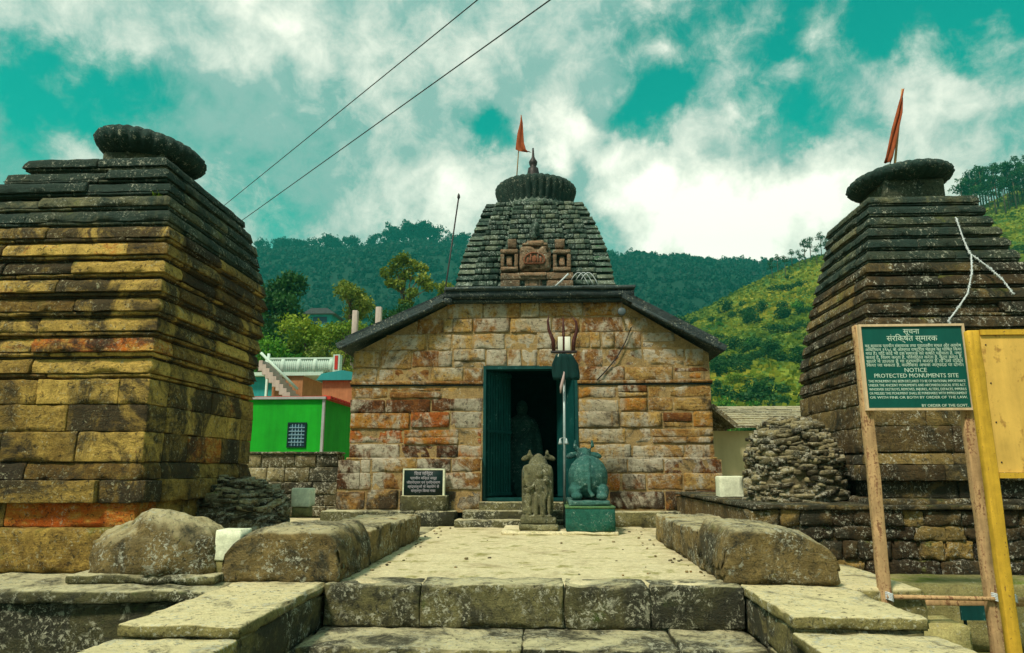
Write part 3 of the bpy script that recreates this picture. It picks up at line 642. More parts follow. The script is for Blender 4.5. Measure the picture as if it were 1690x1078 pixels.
def toneL(k):
    if k == 'wall': return random.choice([.55,.62,.7,.7,.78,.88,.5,.45])
    if k == 'plinth': return random.choice([.3,.4,.35])
    if k == 'recess': return random.choice([.93,.35,.9,.5])
    if k == 'ledge': return random.choice([.3,.45,.5,.6])
    return random.choice([.35,.55,.62,.7,.76,.3,.45,.5,.66,.9 if k < .15 else .7]) if k < .45 else random.choice([.2,.4,.5,.66,.74])
shrine('stone_shrine', 'big ruined stepped stone shrine at the left with a stone disc tipped on its top', -6.0, -3.74, 6.42, 8.80, (0, .38, .60, .97, 1.74),
       [(0,0),(.3,-.05),(.55,-.07),(.8,.02),(1,.2)], [(0,0),(.4,.0),(.7,.2),(.86,.42),(1,.74)], [(0,0),(.5,-.02),(.75,.08),(1,.32)], [(0,0),(.3,-.05),(.55,-.08),(.8,.03),(1,.2)], 'FR',
       ('shrine_ochre_stone', 'shrine_ochre_stone', 'shrine_top_stone'), toneL, lambda i: [.55,.40,.72,.70,.52,.54,.58,.62,.66,.70,.74,.78,.82,.86,.9,.9][min(i,15)],
       (tuple(P(250, 256, 7.4)), .605, .27, Matrix.Rotation(math.radians(9), 3, 'Y')), .8, 13, 4.07, 0)
def toneR(k):
    if isinstance(k, str): return random.choice([.3,.45,.6,.7,.5])
    return random.choice([.2,.35,.5,.3,.6])
random.seed(202)
shrine('stone_shrine', 'dark stepped stone shrine at the right behind the sign boards', 3.50, 5.70, 7.82, 10.0, (.52, .60, .78, 1.08, 1.85),
       [(0,0),(.2,.03),(.5,.16),(.8,.32),(1,.42)], [(0,0),(.2,.03),(.5,.16),(.8,.32),(1,.40)], [(0,0),(.2,.04),(.5,.22),(.8,.42),(1,.5)], [(0,0),(.5,.16),(.8,.42),(1,.55)], 'FL',
       ('shrine_dark_stone', 'shrine_dark_stone', 'shrine_top_stone'), toneR, lambda i: [.6,.65,.6,.5,.55,.6,.62,.65,.65,.68,.68,.7,.7,.7,.7,.7][min(i,15)],
       (tuple(P(1483, 302, 8.9)), .64, .22, Matrix.Rotation(math.radians(-4), 3, 'Y')), .8, 14, 4.14, 0)
# weed tuft on the corner of the left shrine
random.seed(3); p = P(262, 328, 6.5); t = thing('weed_tuft', 'yellow-green weed tuft rooted in the upper corner of the left shrine', 'plant', tuple(p))
mb = MB(); leaves(mb, [(0,0,.02),(.05,.03,-.04),(-.05,0,-.03)], [.07,.06,.06], 260, .022); mb.build('foliage', 'leaf_yellow', t)
mb = MB(); [tube(mb, [(.0,.12,-.05),(random.uniform(-.05,.05),0,.03)], [.006,.003], 4) for _ in range(5)]; mb.build('stem', 'bark', t)

# ------------------------------------------------------------------ main temple
TY = 12.2; random.seed(303)
T = thing('temple', 'main stone temple with ribbed disc on its tower and a dark open doorway', 'temple', (-.35, TY, 0)); Toff = Matrix.Translation(-Vector(T.location))
def tp(mb, nm, mat, parent=None):
    o = mb.build(nm, mat, T if parent is None else parent)
    if parent is None: o.matrix_parent_inverse = Toff
    return o
DX0, DX1, DZ0, DZ1 = -1.12, .52, .38, 2.68
zc = [.24,.56,.85,1.08,1.33,1.60,1.88,2.12,2.33]; zc2 = [2.42,2.66,2.98,3.27,3.55,3.84]
def slope(z): # half outline of the gable
    return (np.interp(z, [2.95,3.80], [-3.46,-1.78]) if z > 2.95 else -3.46), (np.interp(z, [2.9,3.80], [2.82,1.35]) if z > 2.9 else 2.82)
def wtone(z, x):
    if x < -1 and 1.05 < z < 2.0: return random.choice([.05,.15,.9,.97,.98,.1,.85])
    if z < 1.05: return random.choice([.05,.2,.5,.4,.9,.3])
    if x > .5: return random.choice([.5,.6,.45,.7,.3,.55,.78,.2])
    return random.choice([.3,.5,.6,.66,.4])
mb = MB()
def wallrow(z0, z1, xa, xb, yf, lens):
    x = xa
    while x < xb-.02:
        L = random.uniform(*lens)*(1.25 if x < -1 and z0 < 2.2 else 1)
        if xb-(x+L) < .3: L = xb-x
        g = random.uniform(.008, .034)
        za, zb = z0+random.uniform(-.012,.020), z1-random.uniform(-.012,.020); zz_ = [za, zb]
        if random.random() < .10: m_z = random.uniform(.35,.65)*(zb-za)+za; zz_ = [za, m_z, zb]
        for qa, qb in zip(zz_, zz_[1:]):
            xm = [x+g*.5, x+L-g*.5]
            if len(zz_) == 2 and L > .5 and random.random() < .12: xm = [xm[0], x+L*random.uniform(.3,.7), xm[1]]
            for u0, u1 in zip(xm, xm[1:]): rock(mb, (u0, yf+random.uniform(-.025,.012), qa), (u1-.008, yf+.3, qb-.008), seg=.06, r=.013, amp=.012, tone=wtone(z0, x), dirt=random.uniform(.35,.6) if z0 > .5 else .8, faces='xXyzZ', fr=5)
        x += L
for z0, z1 in zip(zc, zc[1:]):
    low = z0 < 1.05; yf = TY-.14 if low else TY; a, b = (-3.60, 2.90) if low else (-3.46, 2.82)
    wallrow(z0, z1, a, DX0-.0, yf, (.4,.95)); wallrow(z0, z1, DX1, b, yf, (.4,.95))
for z0, z1 in zip(zc2, zc2[1:]):
    a, b = slope(z1-.02)
    if z0 < 2.6: wallrow(z0, z1, a, DX0, TY, (.45,1.0)); wallrow(z0, z1, DX1, b, TY, (.45,1.0))
    else: wallrow(z0, z1, a, b, TY, (.3,.8))
tp(mb, 'wall', 'temple_stone')
mb = MB()
for a, b in ((-3.44, DX0-.002), (DX1+.002, 2.80)): box(mb, (a, TY+.010, .2), (b, TY+.5, DZ1))
for a, b in ((-3.58, DX0-.004), (DX1+.004, 2.88)): box(mb, (a, TY-.13, .2), (b, TY+.009, 1.06))
prism(mb, [(-3.44,DZ1+.001),(2.80,DZ1+.001),(2.80,2.88),(1.33,3.79),(-1.76,3.79),(-3.44,2.93)], TY+.010, TY+.5); tp(mb, 'wall_core', 'mortar')
mb = MB() # string course: a projecting strip above a dark strip coloured as a shadow line
for a, b in ((-3.48, DX0), (DX1, 2.84)):
    x = a
    while x < b-.05:
        L = min(random.uniform(.8,1.5), b-x); rock(mb, (x+.002, TY-.035, 2.36), (x+L-.002, TY+.2, 2.415), seg=.15, r=.012, amp=.005, tone=.35, dirt=.5); x += L
    x = a
    while x < b-.05:
        L = min(random.uniform(.8,1.5), b-x); rock(mb, (x+.002, TY-.03, 1.065), (x+L-.002, TY+.2, 1.10), seg=.15, r=.01, amp=.005, tone=.6, dirt=.3); x += L
tp(mb, 'string_course', 'temple_stone')
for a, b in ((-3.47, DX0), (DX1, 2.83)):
    mb = MB(); box(mb, (a, TY-.012, 2.335), (b, TY+.1, 2.358)); tp(mb, 'shade_strip', 'dark_paint')  # flush strip, its dark colour stands for the recess shade
mb = MB() # side and rear walls
box(mb, (-3.44, TY+.5, .0), (-3.0, TY+5.2, 2.93)); box(mb, (2.36, TY+.5, .0), (2.80, TY+5.2, 2.88)); box(mb, (-3.0, TY+4.8, 0), (2.36, TY+5.2, 2.95)); tp(mb, 'side_walls', 'mortar')
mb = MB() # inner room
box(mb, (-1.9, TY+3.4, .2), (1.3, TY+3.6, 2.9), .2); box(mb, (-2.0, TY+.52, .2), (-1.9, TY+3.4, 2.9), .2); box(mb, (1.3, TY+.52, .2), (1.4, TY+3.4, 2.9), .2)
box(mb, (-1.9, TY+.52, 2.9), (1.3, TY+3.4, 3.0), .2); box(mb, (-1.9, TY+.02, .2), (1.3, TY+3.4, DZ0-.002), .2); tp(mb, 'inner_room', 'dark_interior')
# sloping slab roofs
def roofslab(mb, pa, pb, t, y0, y1, n=3):
    (xa, za), (xb, zb) = pa, pb; ys = np.linspace(y0, y1, n+1)
    for a, b in zip(ys, ys[1:]):
        d = np.array([xb-xa, zb-za]); d /= np.linalg.norm(d); nn = np.array([-d[1], d[0]]); nn = nn if nn[1] > 0 else -nn
        pts = [(xa, za), (xb, zb), (xb+nn[0]*t, zb+nn[1]*t), (xa+nn[0]*t, za+nn[1]*t)]
        if xa > xb: pts = [pts[1], pts[0], pts[3], pts[2]]
        prism(mb, pts, a+.004, b-.004, random.uniform(.2,.8))
for sgn in (0, 1):
    mb = MB()
    tip, top = ((-3.66, 2.98), (-1.80, 3.80)) if sgn == 0 else ((3.02, 2.88), (1.30, 3.83))
    roofslab(mb, tip, top, .09, TY-.28, TY+5.2); 
    d = np.array(top)-np.array(tip); t2 = np.array(tip)+d*.06; p2 = np.array(top)+d*.02
    roofslab(mb, tuple(t2+np.array([0,.105])), tuple(p2+np.array([0,.105])), .07, TY-.16, TY+5.0)
    tube(mb, [(tip[0]+d[0]*.02, TY-.3, tip[1]-.02), (top[0]-d[0]*.1, TY-.3, top[1]-d[1]*.1-.03)], .03, 6)
    tp(mb, 'roof_slope', 'roof_slate')
mb = MB(); a, b = P(735,480,TY-.2), P(1047,482,TY-.2)
rock(mb, (a[0], TY-.22, 3.86), (b[0], TY+2.9, 3.99), seg=.3, r=.02, amp=.01, tone=.3); rock(mb, (a[0]+.05, TY-.14, 3.80), (b[0]-.05, TY+2.9, 3.858), seg=.3, r=.015, amp=.008, tone=.4)
rock(mb, (a[0]-.02, TY-.26, 3.992), (b[0]+.02, TY+2.9, 4.06), seg=.3, r=.02, amp=.012, tone=.7); tp(mb, 'roof_cap', 'roof_slate')
mb = MB(); rock(mb, (b[0]-.12, TY-.26, 3.74), (b[0]+.02, TY-.1, 3.858), seg=.1, r=.02, amp=.005); rock(mb, (a[0]-.02, TY-.26, 3.76), (a[0]+.12, TY-.1, 3.858), seg=.1, r=.02, amp=.005); tp(mb, 'cap_bracket', 'roof_slate')
# tower
YT = 15.0; random.seed(404)
sil = [(478,750,1016),(450,757,1011),(420,766,1003),(395,777,993),(370,788,981),(350,797,969),(338,803,962)]
zt = []; wl = []; wr = []
for (py, xl, xr) in sil:
    yy = YT+.1+(xl-750)*.0118; l, r = P(xl, py, yy), P(xr, py, yy); zt.append(l[2]); wl.append(l[0]); wr.append(r[0])
z0t, z1t = 4.07, zt[-1]
base_w = (wr[0]-wl[0])/2; mb = MB(); NC = 21; hh = np.linspace(1.1,.9,NC); hh *= (z1t-z0t)/hh.sum(); z = z0t
for i in range(NC):
    h = hh[i]; zz = z+h*.4; xl, xr = np.interp(zz, zt, wl), np.interp(zz, zt, wr); ins = base_w-(xr-xl)/2; y0, y1 = YT+ins, YT+2*base_w-ins; cxm = (xl+xr)/2; hw = (xr-xl)/2
    course(mb, xl+.05, xr-.05, y0+.05, y1-.05, z, z+h*.26, lens=(.8,2), tone=lambda: .15, dirt=.9, sides='', jit=.004, depth=.3)  # gap ring coloured dark, shade under each slab set by tone and dirt
    course(mb, xl, xr, y0, y1, z+h*.262, z+h*.99, prof=inset(.045), lens=(.35,.9), tone=lambda: random.choice([.2,.4,.5,.6,.75]), dirt=random.uniform(.45,.65), sides='F', jit=.016, seg=.07, r=.008, amp=.008, depth=.3, miss=.08)
    # the projecting central band
    for (u0, u1, pj) in ((-.42,.42,.09), (-.78,-.46,.04), (.46,.78,.04)):
        x = cxm+hw*u0
        while x < cxm+hw*u1-.02:
            L = min(random.uniform(.10,.26), cxm+hw*u1-x); rock(mb, (x+.004, y0-pj+random.uniform(-.015,.02), z+h*.25), (x+L-.004, y0+.1, z+h*.97), seg=.07, r=.012, amp=.010, tone=random.choice([.2,.45,.6,.8]), dirt=random.uniform(.3,.65), faces='xXyzZ'); x += L
    box(mb, (xl+.2, y0+.2, z), (xr-.2, y1-.2, z+h)); z += h
tp(mb, 'tower', 'tower_stone')
cyc = YT+base_w; cA = P(884, 312, cyc); RA = (P(951,310,cyc)[0]-P(817,310,cyc)[0])/2
mb = MB(); lathe(mb, [(RA*.9,-.75),(RA*.82,-.5),(RA*.70,z1t-cA[2]-.01)], (cA[0], cyc, cA[2]), 40, amp=.01); tp(mb, 'tower_neck', 'tower_stone')
hA = P(884,283,cyc)[2]-cA[2]
zm_ = P(884,317,cyc)[2]; mb = MB(); lathe(mb, [(RA*r_, z_) for r_, z_ in ((.78,-.75),(.86,-.5),(.93,-.27),(.985,-.1),(1,0),(.97,.06),(.88,.12),(.72,.17),(.45,.20),(.1,.22))], (cA[0], cyc, zm_), 216, 36, .07, .006); tp(mb, 'amalaka_disc', 'cap_stone')
fb = P(880,282,cyc); mb = MB(); lathe(mb, [(.20,-.46),(.17,-.25),(.15,-.05),(.13,.06),(.07,.10),(.10,.17),(.11,.24),(.06,.32),(.035,.38),(.02,.62)], (fb[0], cyc, fb[2]), 20); tp(mb, 'finial', 'iron')
# carved niche panel on the tower front
def quad(px0, py0, px1, py1, Y, th, mb, tone=.5, r=.02, seg=.07): 
    a = P(px0, py1, Y); b = P(px1, py0, Y); rock(mb, (a[0], Y, a[2]), (b[0], Y+th, b[2]), seg=seg, r=r, amp=.01, tone=tone)
YN = YT-.16; mb = MB()
quad(826,449,946,462,YN,.35,mb,.5); quad(826,462,858,476,YN,.35,mb,.3); quad(902,462,946,476,YN,.35,mb,.4); quad(858,449,902,456,YN-.03,.4,mb,.7)
for (x0,x1) in ((830,851),(917,938)):
    quad(x0-4,440,x1+4,447,YN-.03,.3,mb,.6); quad(x0-4,411,x1+4,418,YN-.02,.3,mb,.5); quad(x0-4,418,x0+2,440,YN,.3,mb,.5); quad(x1-2,418,x1+4,440,YN,.3,mb,.5); quad(x0+6,423,x1-6,438,YN+.05,.3,mb,.8)
for (x0,x1,y0,y1) in ((866,873,458,475),(888,895,458,475),(873,888,456,475)): quad(x0,y0,x1,y1,YN+.06,.2,mb,.7)
quad(838,394,852,409,YN+.04,.3,mb,.4); quad(916,394,932,409,YN+.04,.3,mb,.4); tp(mb, 'niche_frames', 'niche_stone'); mb = MB(); quad(874,364,890,394,YN+.02,.3,mb,.3,r=.09); tp(mb, 'leaf_finial', 'tower_stone')
mb = MB(); quad(857,404,909,446,YN-.06,.4,mb,.5,r=.10,seg=.05); quad(868,396,898,404,YN-.05,.35,mb,.6,r=.03); quad(862,400,904,405,YN-.04,.35,mb,.6); 
tp(mb, 'arched_niche', 'niche_stone')
mb = MB(); c = P(882,429,YN-.08); ex = [(c[0]+.225*math.cos(a), YN-.075, c[2]+.165*math.sin(a)) for a in np.linspace(-.5, math.pi+.5, 22)]; ex = ex + [ex[0]]; tube(mb, ex, .02, 8)
for dx in (-.08, .08): tube(mb, [(c[0]+dx, YN-.075, c[2]-.09), (c[0]+dx, YN-.075, c[2]+.13)], .017, 6)
ellipsoid(mb, (c[0], YN-.065, c[2]+.02), (.055,.03,.09)); ellipsoid(mb, (c[0]+.14, YN-.065, c[2]), (.03,.03,.07)); ellipsoid(mb, (c[0]-.14, YN-.065, c[2]), (.03,.03,.07)); tp(mb, 'niche_relief', 'red_niche_stone')
# temple platform, doorstep
random.seed(12)
for (xa, xb) in ((-3.75,-2.2),(-2.2,-1.52),(.62,1.9),(1.9,3.1)):
    mb = MB(); rock(mb, (xa+.003, 11.72, -.02), (xb-.003, 12.3, .235), seg=.12, r=.025, amp=.012, tone=random.random()); tp(mb, 'plinth_block', 'step_stone')
mb = MB(); rock(mb, (-1.50, 11.45, -.02), (.62, 11.9, .115), seg=.12, r=.02, amp=.01, tone=.4); rock(mb, (-1.40, 11.72, .0), (.60, 12.1, .245), seg=.12, r=.02, amp=.01, tone=.3); rock(mb, (-1.16, 11.95, .1), (.56, 12.22, .372), seg=.12, r=.02, amp=.008, tone=.6)
tp(mb, 'doorstep', 'step_stone')
mb = MB(); box(mb, (DX0, TY-.02, DZ0), (DX0+.05, TY+.25, DZ1)); box(mb, (DX1-.05, TY-.02, DZ0), (DX1, TY+.25, DZ1)); box(mb, (DX0+.05, TY-.02, DZ1-.06), (DX1-.05, TY+.25, DZ1)); box(mb, (DX0+.05, TY+.0, DZ0), (DX1-.05, TY+.22, DZ0+.05)); tp(mb, 'door_frame', 'door_paint')
def leaf(x0, x1, hinge, ang, nm='door_leaf'):
    mb = MB(); wdt = x1-x0; h0, h1 = DZ0+.06, DZ1-.07
    n = 9; tm = MB()
    box(mb, (0,-.015,h0), (wdt,.015,h1))
    for k in range(n): box(mb, (wdt*k/n+.008,-.035,h0), (wdt*(k+.55)/n+.008,-.0155,h1))
    for zz in (h0+.02, (h0+h1)/2, h1-.08): box(mb, (0,-.048,zz), (wdt,-.0355,zz+.05))
    o = mb.build(nm, 'door_paint', T); o.matrix_parent_inverse = Toff; o.location = (hinge, TY+.06, 0); o.rotation_euler.z = ang
leaf(0, .62, DX0+.055, math.radians(52)); leaf(0, .62, DX1-.055, math.radians(180-62))
# dim standing idol inside the doorway
I = thing('idol', 'dim robed idol standing inside the dark temple doorway', 'statue', (-.52, 14.3, .38))
mb = MB(); lathe(mb, [(.36,0),(.38,.2),(.33,.7),(.27,1.1),(.29,1.35),(.27,1.5),(.12,1.6)], n=28); ellipsoid(mb, (0,0,1.74), (.12,.13,.16)); ellipsoid(mb, (-.3,0,1.15), (.09,.1,.4), Matrix.Rotation(.2,3,'Y')); ellipsoid(mb, (.3,0,1.15), (.09,.1,.4), Matrix.Rotation(-.2,3,'Y'))
me = fuse(mb, .025); me.materials.clear(); me.materials.append(MATS['teal_statue']); link('figure', me, I)
mb = MB(); rock(mb, (-.5,-.35,0), (.5,.35,.28), seg=.2, r=.02, amp=.01); mb.build('pedestal', 'dark_interior', I)
# floodlight and its cable on the right of the gable
t = thing('floodlight', 'small round grey floodlight fixed under the right roof slope', 'lamp', tuple(P(1026,515,TY-.35)))
mb = MB(); lathe(mb, [(.03,-.06),(.065,-.03),(.07,.03),(.06,.04)], n=20, tilt=Matrix.Rotation(math.radians(80),3,'X')); mb.build('housing', 'lamp_grey', t)
mb = MB(); tube(mb, [(0,.05,0),(0,.3,.1)], .02, 6); mb.build('bracket', 'iron', t)
mb = MB(); pts = [P(1042,540,TY-.05), P(1032,565,TY-.04), P(1018,590,TY-.05), P(1000,612,TY-.04), P(985,628,TY-.06)]; tube(mb, pts, .012, 6); tag(mb.build('cable', 'wire'), 'dark cable running diagonally down the temple wall right of the door', 'cable')

# flags on the towers
def flag(label, base, top, cloth, Y):
    b = P(*base, Y); tpn = P(*top, Y); f = thing('flag', label, 'flag', tuple(b)); d = tpn-b
    mb = MB(); tube(mb, [(0,0,-.55), tuple(d)], [.018,.012], 6); mb.build('pole', 'wood', f)
    V = []; F = []; n = len(cloth)
    for i, (xa, xb, y) in enumerate(cloth):
        for k in range(7):
            u = k/6; q = P(xa+(xb-xa)*u, y, Y)-b; V.append((q[0], q[1]-.02+.035*math.sin(u*9+i*.9)*(.3+u)-.015, q[2]))
    for i in range(n-1):
        for k in range(6): F.append((i*7+k, i*7+k+1, (i+1)*7+k+1, (i+1)*7+k))
    mb = MB(); mb.add(V, F); o = mb.build('cloth', 'orange_cloth', f); so = o.modifiers.new('thick', 'SOLIDIFY'); so.thickness = .006
    return f
flag('orange pennant hanging from a pole on the temple tower top', (851,284), (860,190), [(860,861,192),(858,863,205),(854,864,222),(852,865,238),(851,868,248),(857,872,251),(866,877,252)], cyc)
flag('dark orange pennant wrapped round a leaning pole on the right shrine', (1463,272), (1489,147), [(1488,1489,150),(1482,1487,170),(1477,1485,190),(1470,1480,215),(1464,1476,240),(1459,1472,262),(1456,1469,271)], 8.95)
t = thing('pole', 'thin leaning iron pole behind the temple roof left of the tower', 'pole', tuple(P(736,470,18.5))); d = P(757,326,18.5)-P(736,470,18.5)
mb = MB(); tube(mb, [tuple(-d*1.0), tuple(d)], .022, 6); mb.build('shaft', 'iron', t); mb = MB(); lathe(mb, [(.02,-.05),(.045,0),(.03,.08),(.005,.13)], tuple(d), 10); mb.build('tip', 'iron', t)

# trident in front of the doorway
XT, YTR = .275, 10.95; b = P(932, 872, YTR)
Tr = thing('trident', 'tall ritual trident with dark red prongs standing before the doorway', 'trident', (b[0], YTR, 0))
def tl(px, py, dy=0): q = P(px, py, YTR); return (q[0]-b[0], dy, q[2])
mb = MB(); tube(mb, [(0,0,0), tl(931,596)], .021, 8); mb.build('pole', 'steel', Tr)
mb = MB(); box(mb, (tl(909,583)[0], -.03, tl(909,583)[2]), (tl(952,579)[0], .03, tl(952,579)[2]), ch=.006); mb.build('crossbar', 'iron', Tr)
for pts, rr in (([(930,596),(930,560),(930,540),(929,521)],[.026,.026,.02,.004]), ([(914,580),(913,562),(906,545),(904,530),(906,520)],[.03,.032,.024,.018,.004]), ([(946,580),(947,562),(952,546),(951,532),(943,521)],[.03,.032,.024,.018,.004])):
    mb = MB(); tube(mb, [tl(*q) for q in pts], rr, 8); mb.build('prong', 'trident_red', Tr)
for x0, x1 in ((921,929),(932,941)):
    mb = MB(); q0, q1 = tl(x0,579), tl(x1,556); box(mb, (q0[0], -.02, q0[2]), (q1[0], .02, q1[2]), ch=.004); mb.build('strap', 'white_paint', Tr)
for x0, x1, xm in ((917,929,928),(932,947,933)):
    mb = MB(); a0, a1, am = tl(x0,585), tl(x1,585), tl(xm,598); prism(mb, [(am[0],am[2]),(a1[0],a1[2]),(a0[0],a0[2])], -.05, -.03); mb.build('painted_leaf', 'white_paint', Tr)
V = []; F = []; rows = [(585,918,944),(592,915,948),(602,911,954),(614,911,956),(622,912,957),(628,914,956)]
mb = MB(); pr = []
for (py, xa, xb) in rows:
    for k in range(13):
        u = k/12; q = tl(xa+(xb-xa)*u, py); V.append((q[0], -.035-.04*math.sin(u*math.pi)+.018*math.sin(u*22+py*.05), q[2]))
for i in range(len(rows)-1):
    for k in range(12): F.append((i*13+k, (i+1)*13+k, (i+1)*13+k+1, i*13+k+1))
mb.add(V, F); o = mb.build('draped_cloth', 'dark_cloth', Tr); so = o.modifiers.new('thick', 'SOLIDIFY'); so.thickness = .012; so.offset = 0
mb = MB(); q = [tl(931,616,-.09), tl(929,628,-.1), tl(926,640,-.1), tl(925,650,-.09)]; tube(mb, q, [.010,.024,.024,.010], 7); tube(mb, [tl(931,616,-.09), (0,0,tl(931,612)[2])], .008, 5); mb.build('ribbon', 'pink_cloth', Tr)
for dx in (-.05, .045):
    mb = MB(); q = tl(932,729); lathe(mb, [(.008,.05),(.015,.03),(.03,-.02),(.035,-.04),(.01,-.045)][::-1], (dx,-.03,q[2]), 12); tube(mb, [(0,0,q[2]+.06),(dx,-.03,q[2]+.045)], .007, 5); mb.build('bell', 'steel', Tr)

# ------------------------------------------------------------------ the two bull statues
NY = 10.42; random.seed(5)
mb = MB(); rock(mb, (-.68, 10.22, -.01), (.98, 11.35, .05), seg=.12, r=.02, amp=.012, tone=.8); tag(mb.build('stone_slab', 'paving'), 'low pale slab lying under the two bull statues', 'slab')
B = thing('bull_statue', 'weathered grey stone bull statue with figures carved on its back slab', 'statue', (-.155, NY, .05))
mb = MB()
rock(mb, (-.235, 0, .18), (.225, .75, .93), seg=.06, r=.10, amp=.0)
ellipsoid(mb, (0,.75,.75), (.2,.22,.26)); ellipsoid(mb, (0,.55,.92), (.15,.18,.14)); ellipsoid(mb, (0,.95,.98), (.10,.16,.12))
for s in (-1, 1):
    tube(mb, [(s*.09,.86,1.02),(s*.14,.84,1.08),(s*.135,.84,1.16)], [.045,.04,.015], 8); ellipsoid(mb, (s*.19,.86,1.03), (.09,.035,.045), Matrix.Rotation(s*.35,3,'Y'))
me = fuse(mb, .014, 4); me.materials.clear(); me.materials.append(MATS['grey_statue']); link('body', me, B)
mb = MB(); ellipsoid(mb, (.03,-.01,.78), (.05,.05,.06)); ellipsoid(mb, (.03,-.005,.60), (.07,.06,.13)); ellipsoid(mb, (.12,-.01,.70), (.05,.04,.06))
tube(mb, [(.0,-.01,.70),(-.08,-.03,.60),(-.18,-.02,.56)], [.03,.026,.02], 8); tube(mb, [(.06,-.01,.68),(.13,-.03,.55),(.10,-.04,.42)], [.03,.026,.02], 8)
tube(mb, [(-.01,0,.52),(-.03,-.02,.36),(-.03,-.01,.2)], [.05,.04,.035], 8); tube(mb, [(.06,0,.52),(.07,-.03,.34),(.07,-.02,.2)], [.055,.045,.04], 8)
ellipsoid(mb, (-.14,0,.42), (.05,.04,.11)); ellipsoid(mb, (-.14,-.005,.27), (.06,.05,.09)); ellipsoid(mb, (.16,0,.36), (.03,.04,.16)); ellipsoid(mb, (-.14,-.005,.55), (.035,.04,.04)); rock(mb, (-.2,-.05,.17), (.2,.05,.21), seg=.1, r=.015, amp=0)
me = fuse(mb, .010, 1); me.materials.clear(); me.materials.append(MATS['grey_statue']); link('carved_figures', me, B)
mb = MB(); rock(mb, (-.27,-.10,0), (.29,.85,.085), seg=.1, r=.015, amp=.008, tone=.7); rock(mb, (-.255,-.06,.087), (.26,.82,.18), seg=.1, r=.02, amp=.008, tone=.5); mb.build('pedestal', 'grey_statue', B)

B = thing('bull_statue', 'teal painted stone bull sitting on a teal box pedestal, seen from behind', 'statue', (.585, NY, .05))
mb = MB()
ellipsoid(mb, (0,.26,.335), (.295,.30,.315)); ellipsoid(mb, (0,.60,.32), (.25,.34,.28)); ellipsoid(mb, (0,.66,.55), (.12,.15,.12))
ellipsoid(mb, (-.02,.88,.54), (.13,.18,.20), Matrix.Rotation(-.5,3,'X')); ellipsoid(mb, (-.02,1.0,.68), (.115,.17,.11))
for s in (-1, 1):
    ellipsoid(mb, (s*.19,.20,.13), (.11,.24,.12)); ellipsoid(mb, (s*.18,.0,.06), (.085,.12,.055)); ellipsoid(mb, (s*.15,.85,.10), (.08,.22,.08))
    tube(mb, [(-.02+s*.08,.95,.73),(-.02+s*.14,.93,.80),(-.02+s*.13,.93,.90)], [.045,.036,.014], 8); ellipsoid(mb, (-.02+s*.19,.96,.66), (.10,.04,.05), Matrix.Rotation(s*.3,3,'Y'))
tube(mb, [(0,.10,.60),(0,-.0,.48),(0,-.05,.3),(0,-.04,.14),(.05,-.06,.06)], [.03,.028,.026,.028,.035], 8)
for k in range(5):
    for s in (-1,1): tube(mb, [(s*.02,.02-.01*k,.50-.06*k),(s*(.10+.012*k),.03,.50-.085*k)], [.014,.008], 6)
me = fuse(mb, .013, 2); me.materials.clear(); me.materials.append(MATS['teal_statue']); link('body', me, B).location = (0,0,.41)
mb = MB(); rock(mb, (-.30,-.14,.345), (.28,1.15,.415), seg=.12, r=.012, amp=.005, tone=.6); mb.build('slab', 'teal_statue', B)
mb = MB(); rock(mb, (-.345,-.2,0), (.345,1.2,.335), seg=.12, r=.012, amp=.004, tone=.5); rock(mb, (-.355,-.21,.312), (.355,1.21,.343), seg=.15, r=.008, amp=.003, tone=1.0); mb.build('pedestal', 'teal_plinth', B)

# ------------------------------------------------------------------ inscription plaque
YP = 11.85; a, b = P(666,818,YP), P(731,776,YP)
Q = thing('plaque', 'black inscribed plaque on a stone block left of the temple door', 'plaque', ((a[0]+b[0])/2, YP, .235))
wq, hq = (b[0]-a[0])/2, b[2]-a[2]; zb = a[2]-.235
mb = MB(); rock(mb, (-wq-.05,-.02,0), (wq+.08,.22,zb), seg=.1, r=.015, amp=.008, tone=.4); mb.build('base_block', 'step_stone', Q)
mb = MB(); rock(mb, (-wq,.01,zb), (wq,.10,zb+hq), seg=.2, r=.008, amp=0); mb.build('slab', 'plaque', Q)
mb = MB(); box(mb, (-wq-.022,.0,zb), (-wq-.001,.11,zb+hq)); box(mb, (wq+.001,.0,zb), (wq+.03,.11,zb+hq)); box(mb, (-wq-.022,.0,zb+hq+.001), (wq+.03,.11,zb+hq+.025)); mb.build('frame', 'white_stone', Q)
for i, (tx, sz) in enumerate((('शिव मन्दिर', .075), ('प्राचीन मन्दिर समूह', .06), ('जीर्णोद्धार एवं पुनर्निर्माण', .055), ('श्रद्धालुओं के सहयोग से', .058), ('सम्पन्न किया गया', .06))):
    lettering(tx, sz, (0, .006, zb+hq*(.80-.165*i)), (math.pi/2,0,0), 'letter_grey', Q)

# ------------------------------------------------------------------ steps, cheek walls, parapets
random.seed(606)
def steps(label, xa, xb, y0, y1, z0, z1, cuts):
    t = thing('stone_step', label, 'step', ((xa+xb)/2, y0, z0)); xs = [xa]+cuts+[xb]
    mb = MB()
    for a, b in zip(xs, xs[1:]): rock(mb, (a-(xa+xb)/2+.004, random.uniform(-.012,.012), 0), (b-(xa+xb)/2-.004, y1-y0, z1-z0+random.uniform(-.006,.004)), seg=.045, r=.014, amp=.016, tone=random.random(), dirt=.55)
    mb.build('step_blocks', 'step_stone', t); return t
steps('upper stone step of the stair, its riser split into four blocks', -1.80, 1.50, 5.82, 6.2, -.31, .008, [-1.02,.12,.78])
steps('lower stone step of the stair at the bottom edge', -1.80, 1.50, 5.18, 5.86, -.64, -.315, [-.2,.9])
mb = MB(); rock(mb, (-1.79, 4.4, -.655), (1.49, 5.2, -.62), seg=.2, r=.01, amp=.005, tone=.4); tag(mb.build('landing', 'step_stone'), kind='structure')
